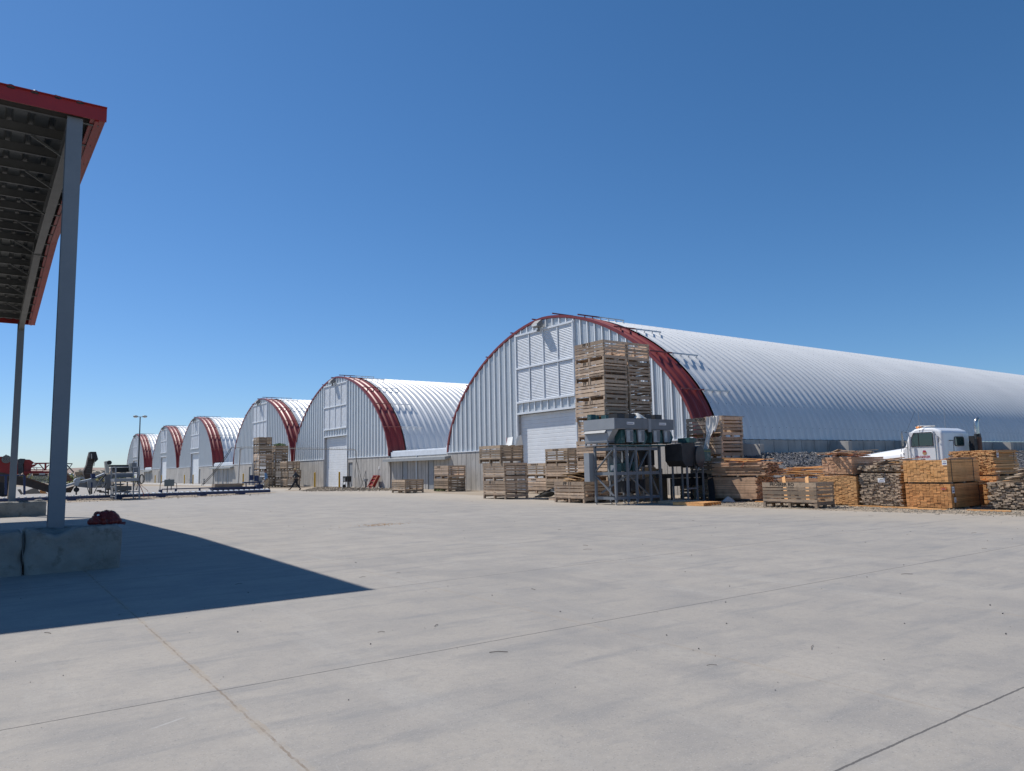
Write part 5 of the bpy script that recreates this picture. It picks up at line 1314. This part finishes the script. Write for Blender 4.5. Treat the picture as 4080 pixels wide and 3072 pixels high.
b.build('frame','machine_grey',t)
b=MB()
for k in range(14): 
    a=random.uniform(1440,1900); c=random.uniform(860,985); p=Q(a,c,Ym+.3); b.box(p[0]-.12,Ym+.2,p[1]-.05,p[0]+.12,Ym+.7,p[1]+.06)
b.build('lower_gear','tarnish',t)
# feeding conveyor in front of it
t=thing('feed_conveyor','light grey feed conveyor rising to the right, left of the sorting platform','conveyor',(0,0,0)); Yf=56.2
b=MB(); slab(b,[(935,865),(1090,820),(1335,765),(1540,678),(1545,700),(1340,800),(1100,850),(935,895)],Yf,.8); b.build('belt_frame','hopper_steel',t)
b=MB(); slab(b,[(1090,790),(1120,760),(1180,752),(1180,790),(1150,870),(1100,868)],Yf-.3,.7); b.build('roll_cover','hopper_steel',t)
b=MB(); slab(b,[(1100,850),(1420,800),(1640,820),(1640,895),(1300,900),(1110,880)],Yf+.1,.6); b.build('body','galv_box',t)
t2=b=MB(); slab(b,[(1285,790),(1412,785),(1415,895),(1290,902)],Yf-.4,.35); o=b.build('switch_cabinet','galv_box',t)
b=MB(); slab(b,[(1336,818),(1360,818),(1360,895),(1340,895)],Yf-.42,.015); b.build('stripe','farm_blue',o)
b=MB(); slab(b,[(1340,690),(1400,685),(1405,755),(1345,765)],Yf-.2,.4); b.build('motor','farm_blue',t)
for a in (1120,1320,1345,1590): b=MB(); bar(b,(a,860),(a,1000),Yf,.08); b.build('leg','tarnish',t)
for q in (((1285,900),(1310,980)),((1420,900),(1380,980))): b=MB(); bar(b,q[0],q[1],Yf-.2,.05); b.build('strut','tarnish',t)
b=MB(); p=Q(1120,925,Yf); b.tube([(p[0],Yf-.2,p[1]),(p[0],Yf,p[1])],.16,14); b.build('wheel','black_rubber',t)
# tall dark elevator chute
t=thing('elevator_chute','tall dark inclined elevator with a hooded mouth at its top, against the sky','elevator',(0,0,0)); Ye=66.0
b=MB(); slab(b,[(1225,660),(1275,560),(1295,460),(1320,370),(1412,370),(1395,470),(1362,600),(1345,760),(1255,765),(1232,700)],Ye,.9); b.build('chute','elev_brown',t)
b=MB(); slab(b,[(1312,388),(1330,368),(1412,368),(1443,480),(1405,518),(1385,470),(1320,470)],Ye-.45,.44); b.build('hood','black_rubber',t)
b=MB()
for k in range(9): slab(b,[(1296-k*5,480+k*26),(1375-k*5,474+k*26),(1374-k*5,482+k*26),(1295-k*5,488+k*26)],Ye-.03,.028)
b.build('cleats','tarnish',t)
b=MB(); slab(b,[(1332,395),(1350,400),(1352,470),(1340,472)],Ye-.462,.012); bar(b,(1395,480),(1380,580),Ye-.3,.05); b.build('strut','machine_cream',t)
b=MB(); bar(b,(1240,760),(1230,850),Ye,.10); bar(b,(1340,760),(1350,850),Ye,.10); slab(b,[(1140,745),(1240,740),(1240,770),(1150,770)],Ye,.5); b.build('base','galv_box',t)
# long brown inclined conveyor and blue table
t=thing('incline_conveyor','long dark brown conveyor sloping down to the right behind both canopy posts','conveyor',(0,0,0)); Yb=57.4
b=MB(); slab(b,[(-150,640),(270,722),(375,745),(712,868),(712,968),(370,870),(265,858),(-150,790)],Yb,.8); slab(b,[(712,868),(930,915),(1100,868),(1040,968),(712,968)],Yb+.01,.7); b.build('trough','elev_brown',t)
b=MB(); slab(b,[(375,738),(712,852),(712,870),(375,750)],Yb-.05,.05); b.build('edge_strip','rust_brown',t)
t=thing('blue_stand','blue steel table frame at the far left behind the posts','stand',(0,0,0)); Yt=53.6
b=MB(); slab(b,[(-200,705),(345,703),(375,722),(375,742),(340,722),(-200,722)],Yt,.9); b.build('top_rail','farm_blue',t)
for a in (85,358):
    b=MB(); bar(b,(a,720),(a,1000),Yt+.1,.12); b.build('leg','farm_blue',t)
# red harvester
t=thing('red_harvester','red root crop harvester with black tarp, seen between the canopy posts','harvester',(0,0,0)); Yh=61.5
b=MB(); slab(b,[(-300,430),(0,440),(85,440),(190,470),(270,560),(270,700),(-300,720)],Yh,2.2); slab(b,[(350,480),(440,484),(500,525),(470,560),(560,540),(510,585),(460,600),(450,660),(370,750),(350,700)],Yh,2.0); b.build('hopper','machine_red',t)
b=MB(); slab(b,[(45,445),(92,405),(100,420),(98,445)],Yh-.2,.5); b.build('filler_cap','machine_red',t)
b=MB(); p=Q(92,480,Yh); b.tube([(p[0],Yh-.25,p[1]),(p[0],Yh,p[1])],.28,18); o=b.build('fan','tarnish',t)
b=MB(); n=16
for k in range(3): b.tube([(p[0]+(.07+.08*k)*math.cos(2*math.pi*i/n),Yh-.26,p[1]+(.07+.08*k)*math.sin(2*math.pi*i/n)) for i in range(n+1)],.012,4)
b.build('fan_guard','machine_cream',o)
b=MB(); n=8; slab(b,[(262,480),(300,468),(372,472),(340,560),(345,660),(300,705),(270,690)],Yh-.25,2.3); b.build('tarp','black_tarp',t)
b=MB(); slab(b,[(460,530),(725,528),(725,545),(540,552)],Yh,.12); bar(b,(580,550),(660,640),Yh,.06); bar(b,(720,560),(640,640),Yh,.06); bar(b,(668,545),(668,640),Yh,.12); slab(b,[(350,655),(720,655),(720,685),(360,690)],Yh-.2,1.6); b.build('boom','machine_red',t)
b=MB(); slab(b,[(950,535),(1068,537),(1060,550),(950,550)],Yh,.12); bar(b,(968,548),(1085,672),Yh,.08); bar(b,(1062,545),(990,640),Yh,.05); b.build('side_arm','tarnish',t)
b=MB()
for a,c in (((455,602),(625,600)),((450,655),(630,655)),((455,602),(450,655)),((625,600),(630,655)),((540,601),(540,655)),((490,602),(520,640)),((450,628),(628,628))): bar(b,a,c,Yh-.3,.035)
b.build('cage','print_red',t)
b=MB(); slab(b,[(410,745),(455,685),(475,690),(430,760)],Yh-.4,.6)
for k in range(6): slab(b,[(490-8*k,722+20*k),(706,720+20*k),(706,731+20*k),(486-8*k,733+20*k)],Yh-.3+.02*k,1.2)
b.build('slatted_bed','machine_cream',t)
b=MB(); slab(b,[(490,690),(700,690),(700,722),(500,722)],Yh-.1,1.0); slab(b,[(945,600),(990,598),(990,690),(1060,775),(1060,800),(945,800)],Yh,1.4); b.build('underframe','rust_brown',t)
b=MB(); slab(b,[(575,685),(660,683),(660,705),(578,706)],Yh-.42,.02); b.build('plate','sheet_white',t)
b=MB(); slab(b,[(-200,780),(160,790),(110,990),(-200,990)],Yh-.1,1.6); b.build('axle_gear','black_tarp',t)
for a in (60,-160):
    b=MB(); p=Q(a,910,Yh-.4); b.tube([(p[0],Yh-.5,p[1]),(p[0],Yh-.1,p[1])],.55,22); w=b.build('wheel','black_rubber',t)
b=MB(); slab(b,[(258,925),(300,918),(345,990),(310,1000)],Yh-2,.6); slab(b,[(370,950),(490,905),(560,925),(600,985),(380,990)],Yh-2,.9); o=b.build('concrete_rubble','concrete_block'); tag(o,'pale broken slabs lying under the brown inclined conveyor','rubble')
b=MB(); slab(b,[(590,940),(640,935),(700,985),(600,985)],Yh-2,.8); tag(b.build('wood_offcut','lumber_orange'),'orange wood offcut under the brown inclined conveyor','board')
b=MB(); bar(b,(175,630),(125,1060),36.2,.10); tag(b.build('leaning_plank','wood_bin'),'weathered plank leaning on the far canopy post','board')
b=MB(); p=Q(575,1050,35.0); b.ellipsoid((p[0],35.0,.60),.16,.12,.055,9,6,jit=.15); tag(b.build('rag','concrete_block'),'dusty rag lying on the right end of the far barrier block','rag')
b=MB(); p=Q(335,1070,34.9); b.ellipsoid((p[0],34.9,.60),.20,.10,.04,9,6,jit=.1); tag(b.build('rag','tarnish'),'dark lump lying on the middle of the far barrier block','rag')
# far white dome and pale mound
b=MB(); n=20; vs=[]
c0=(72.0,880.0)
for j in range(6):
    for i in range(n): a=2*math.pi*i/n; e=math.pi/2*j/5; vs.append((c0[0]+5*math.cos(a)*math.cos(e),c0[1]+5*math.sin(a)*math.cos(e),3+2.2*math.sin(e)))
b.add(vs,[(j*n+i,j*n+(i+1)%n,(j+1)*n+(i+1)%n,(j+1)*n+i) for j in range(5) for i in range(n)],0,.5,True); b.tube([(c0[0],c0[1],0),(c0[0],c0[1],3)],5,20); tag(b.build('domed_tank','dome_white'),'tiny white domed tank far off in the scrub at left','tank')
b=MB()
for k in range(60): b.ellipsoid((27+random.gauss(0,5),215+random.gauss(0,4),random.uniform(.3,2.6)),1.2,1.2,.8,7,5,jit=.2)
tag(b.build('rubble_mound','chip_pale'),'pale heap of rubble in the scrub behind the elevator chute','rubble mound')

# ------------------------------------------------------------------ bag of onions on the near block
def onion_bag():
    t=thing('onion_bag','red mesh bag of onions lying on the near concrete barrier block','bag of onions',(1.70,14.08,.705))
    random.seed(77); cs=[]
    for lay,(n,zz,rx,ry) in enumerate(((11,.045,.225,.10),(9,.110,.195,.085),(7,.172,.135,.06))):
        for k in range(n):
            a=2*math.pi*(k+.5*lay)/n; r=random.uniform(.75,1.0); cs.append((rx*r*math.cos(a),ry*r*math.sin(a),zz+random.uniform(-.006,.006),random.uniform(.040,.048)))
    cs.append((-.02,0,.05,.045)); cs.append((.09,0,.05,.045)); cs.append((.05,0,.12,.045)); cs.append((-.06,0,.12,.045)); cs.append((.02,0,.19,.045))
    for (x,y,z,r) in cs:
        b=MB(); b.ellipsoid((x,y,max(z,r*.95)),r,r,r*.93,14,9); b.tube([(x,y,max(z,r*.95)+r*.85),(x+.004,y,max(z,r*.95)+r*1.2)],[.008,.003],6); b.build('onion','onion',t)
    b=MB(); nu,nv=56,26; vs=[]
    for j in range(nv+1):
        for i in range(nu):
            th=math.pi*j/nv; ph=2*math.pi*i/nu; d=Vector((math.sin(th)*math.cos(ph),math.sin(th)*math.sin(ph),math.cos(th)))
            c=Vector((0,0,.07)); best=0
            for (x,y,z,r) in cs:
                o=Vector((x,y,max(z,r*.95)))-c; pr=o.dot(d); q=o.length_squared-pr*pr; R_=r+.006
                if q<(R_*1.25)**2: best=max(best,pr+math.sqrt(max(0,(R_*1.25)**2-q))*.82)
            best=max(best,.05); p=c+d*best; p.z=max(p.z,.003); vs.append(p)
    # smooth once round the bag
    sm=[]
    for j in range(nv+1):
        for i in range(nu): sm.append((vs[j*nu+i]*2+vs[j*nu+(i+1)%nu]+vs[j*nu+(i-1)%nu]+vs[min(nv,j+1)*nu+i]+vs[max(0,j-1)*nu+i])/6)
    b.add(sm,[(j*nu+i,(j+1)*nu+i,(j+1)*nu+(i+1)%nu,j*nu+(i+1)%nu) for j in range(nv) for i in range(nu)],0,.5,True)
    b.build('net','bag_net',t)
    b=MB(); b.tube([(.19,-.02,.03),(.25,-.02,.012),(.30,-.01,.006)],[.04,.02,.03],8); b.build('tied_end','bag_net',t)
    b=MB(); b.add([(-.13,-.112,.150),(-.095,-.116,.155),(-.10,-.108,.18),(-.13,-.105,.175)],[(0,1,2,3)]); b.build('tag','paper',t)
m=bpy.data.materials.new('bag_net'); m.use_nodes=True; nt=m.node_tree; bs=nt.nodes['Principled BSDF']; bs.inputs['Base Color'].default_value=(.15,.008,.011,1); bs.inputs['Roughness'].default_value=.45
tc=nt.nodes.new('ShaderNodeTexCoord'); mx=None
for ax,rot in ((0,.6),(1,-.6)):
    mp=nt.nodes.new('ShaderNodeMapping'); mp.inputs['Rotation'].default_value=(0,rot,0); nt.links.new(tc.outputs['Object'],mp.inputs[0])
    wv=nt.nodes.new('ShaderNodeTexWave'); wv.inputs['Scale'].default_value=34; wv.bands_direction='X'; nt.links.new(mp.outputs[0],wv.inputs['Vector'])
    cp=nt.nodes.new('ShaderNodeMath'); cp.operation='GREATER_THAN'; cp.inputs[1].default_value=.74; nt.links.new(wv.outputs['Fac'],cp.inputs[0])
    if mx is None: mx=cp.outputs[0]
    else:
        m2=nt.nodes.new('ShaderNodeMath'); m2.operation='MAXIMUM'; nt.links.new(mx,m2.inputs[0]); nt.links.new(cp.outputs[0],m2.inputs[1]); mx=m2.outputs[0]
nt.links.new(mx,bs.inputs['Alpha']); M['bag_net']=m
onion_bag()

# ------------------------------------------------------------------ small litter on the ground
random.seed(91)
def rock(b,x,y,z,s):
    q=Euler((random.random()*6,random.random()*6,random.random()*6)).to_matrix()
    vv=[Vector((x,y,z+s*.45))+q@Vector(p)*s*random.uniform(.6,1.1) for p in ((1,0,0),(-1,0,0),(0,1,0),(0,-1,0),(0,0,.7),(0,0,-.7))]
    b.add(vv,[(0,2,4),(2,1,4),(1,3,4),(3,0,4),(2,0,5),(1,2,5),(3,1,5),(0,3,5)])
b=MB()
for k in range(520):
    d=2.8+38*random.random()**1.3; az=YAW+R(random.uniform(-36,36)); x,y=d*math.sin(az),d*math.cos(az)
    if x>21.5 or (x<2 and 13.8<y<15.4): continue
    rock(b,x,y,.008,random.choice((.004,.005,.006,.011))*(1 if d>6 else .6))
struct(b.build('pebbles','stone_dark'),'stuff')
b=MB()
for k in range(45):
    d=5+30*random.random(); az=YAW+R(random.uniform(-34,36)); x,y=d*math.sin(az),d*math.cos(az)
    if x>21 or (x<2 and 13<y<15.5): continue
    a=random.uniform(0,3); l=random.uniform(.05,.16); b.tube([(x,y,.014),(x+l*math.cos(a)*.5,y+l*math.sin(a)*.5+.008,.018),(x+l*math.cos(a),y+l*math.sin(a),.013)],random.uniform(.0016,.003),5)
struct(b.build('twigs','elev_brown'),'stuff')
b=MB()
for k in range(5200):      # wood chips and grit at the foot of the lumber and bins
    x=random.gauss(22.6,.55) if k%2 else random.uniform(21.2,25.5); y=random.uniform(2,29)
    if x<20.6: continue
    s=random.uniform(.010,.034)
    if random.random()<.5: plank(b,(x,y,.022),s*4,s*1.1,s*.35,random.uniform(0,3),random.uniform(-.15,.15))
    else: rock(b,x,y,.01,s*.8)
struct(b.build('wood_chips','chip_pale'),'stuff')
b=MB()
for k in range(3400):
    x=random.uniform(20.5,27.7); y=random.uniform(50.5,72) 
    if x<27.7-(7.5*(1-abs(y-57)/16)) : continue
    rock(b,x,y,.016,random.uniform(.02,.055))
for k in range(1200): rock(b,random.uniform(-2,16),random.uniform(50.6,61),.014,random.uniform(.015,.04))
struct(b.build('grit','stone_dirt'),'stuff')
for k in range(26):
    x,y=random.gauss(25.4,.9),random.gauss(56.0,2.2)
    b=MB(); rock(b,x,y,.015,random.uniform(.10,.20)); tag(b.build('rubble_chunk','chip_pale'),'pale chunk of broken concrete in the debris left of the low single bin','rubble','pale concrete chunks before the awning link')
b=MB(); 
for k in range(160): plank(b,(random.gauss(9.1,.35),random.gauss(19.2,.22),.012),random.uniform(.02,.05),.01,.004,random.uniform(0,3))
struct(b.build('straw','lumber_yellow'),'stuff')
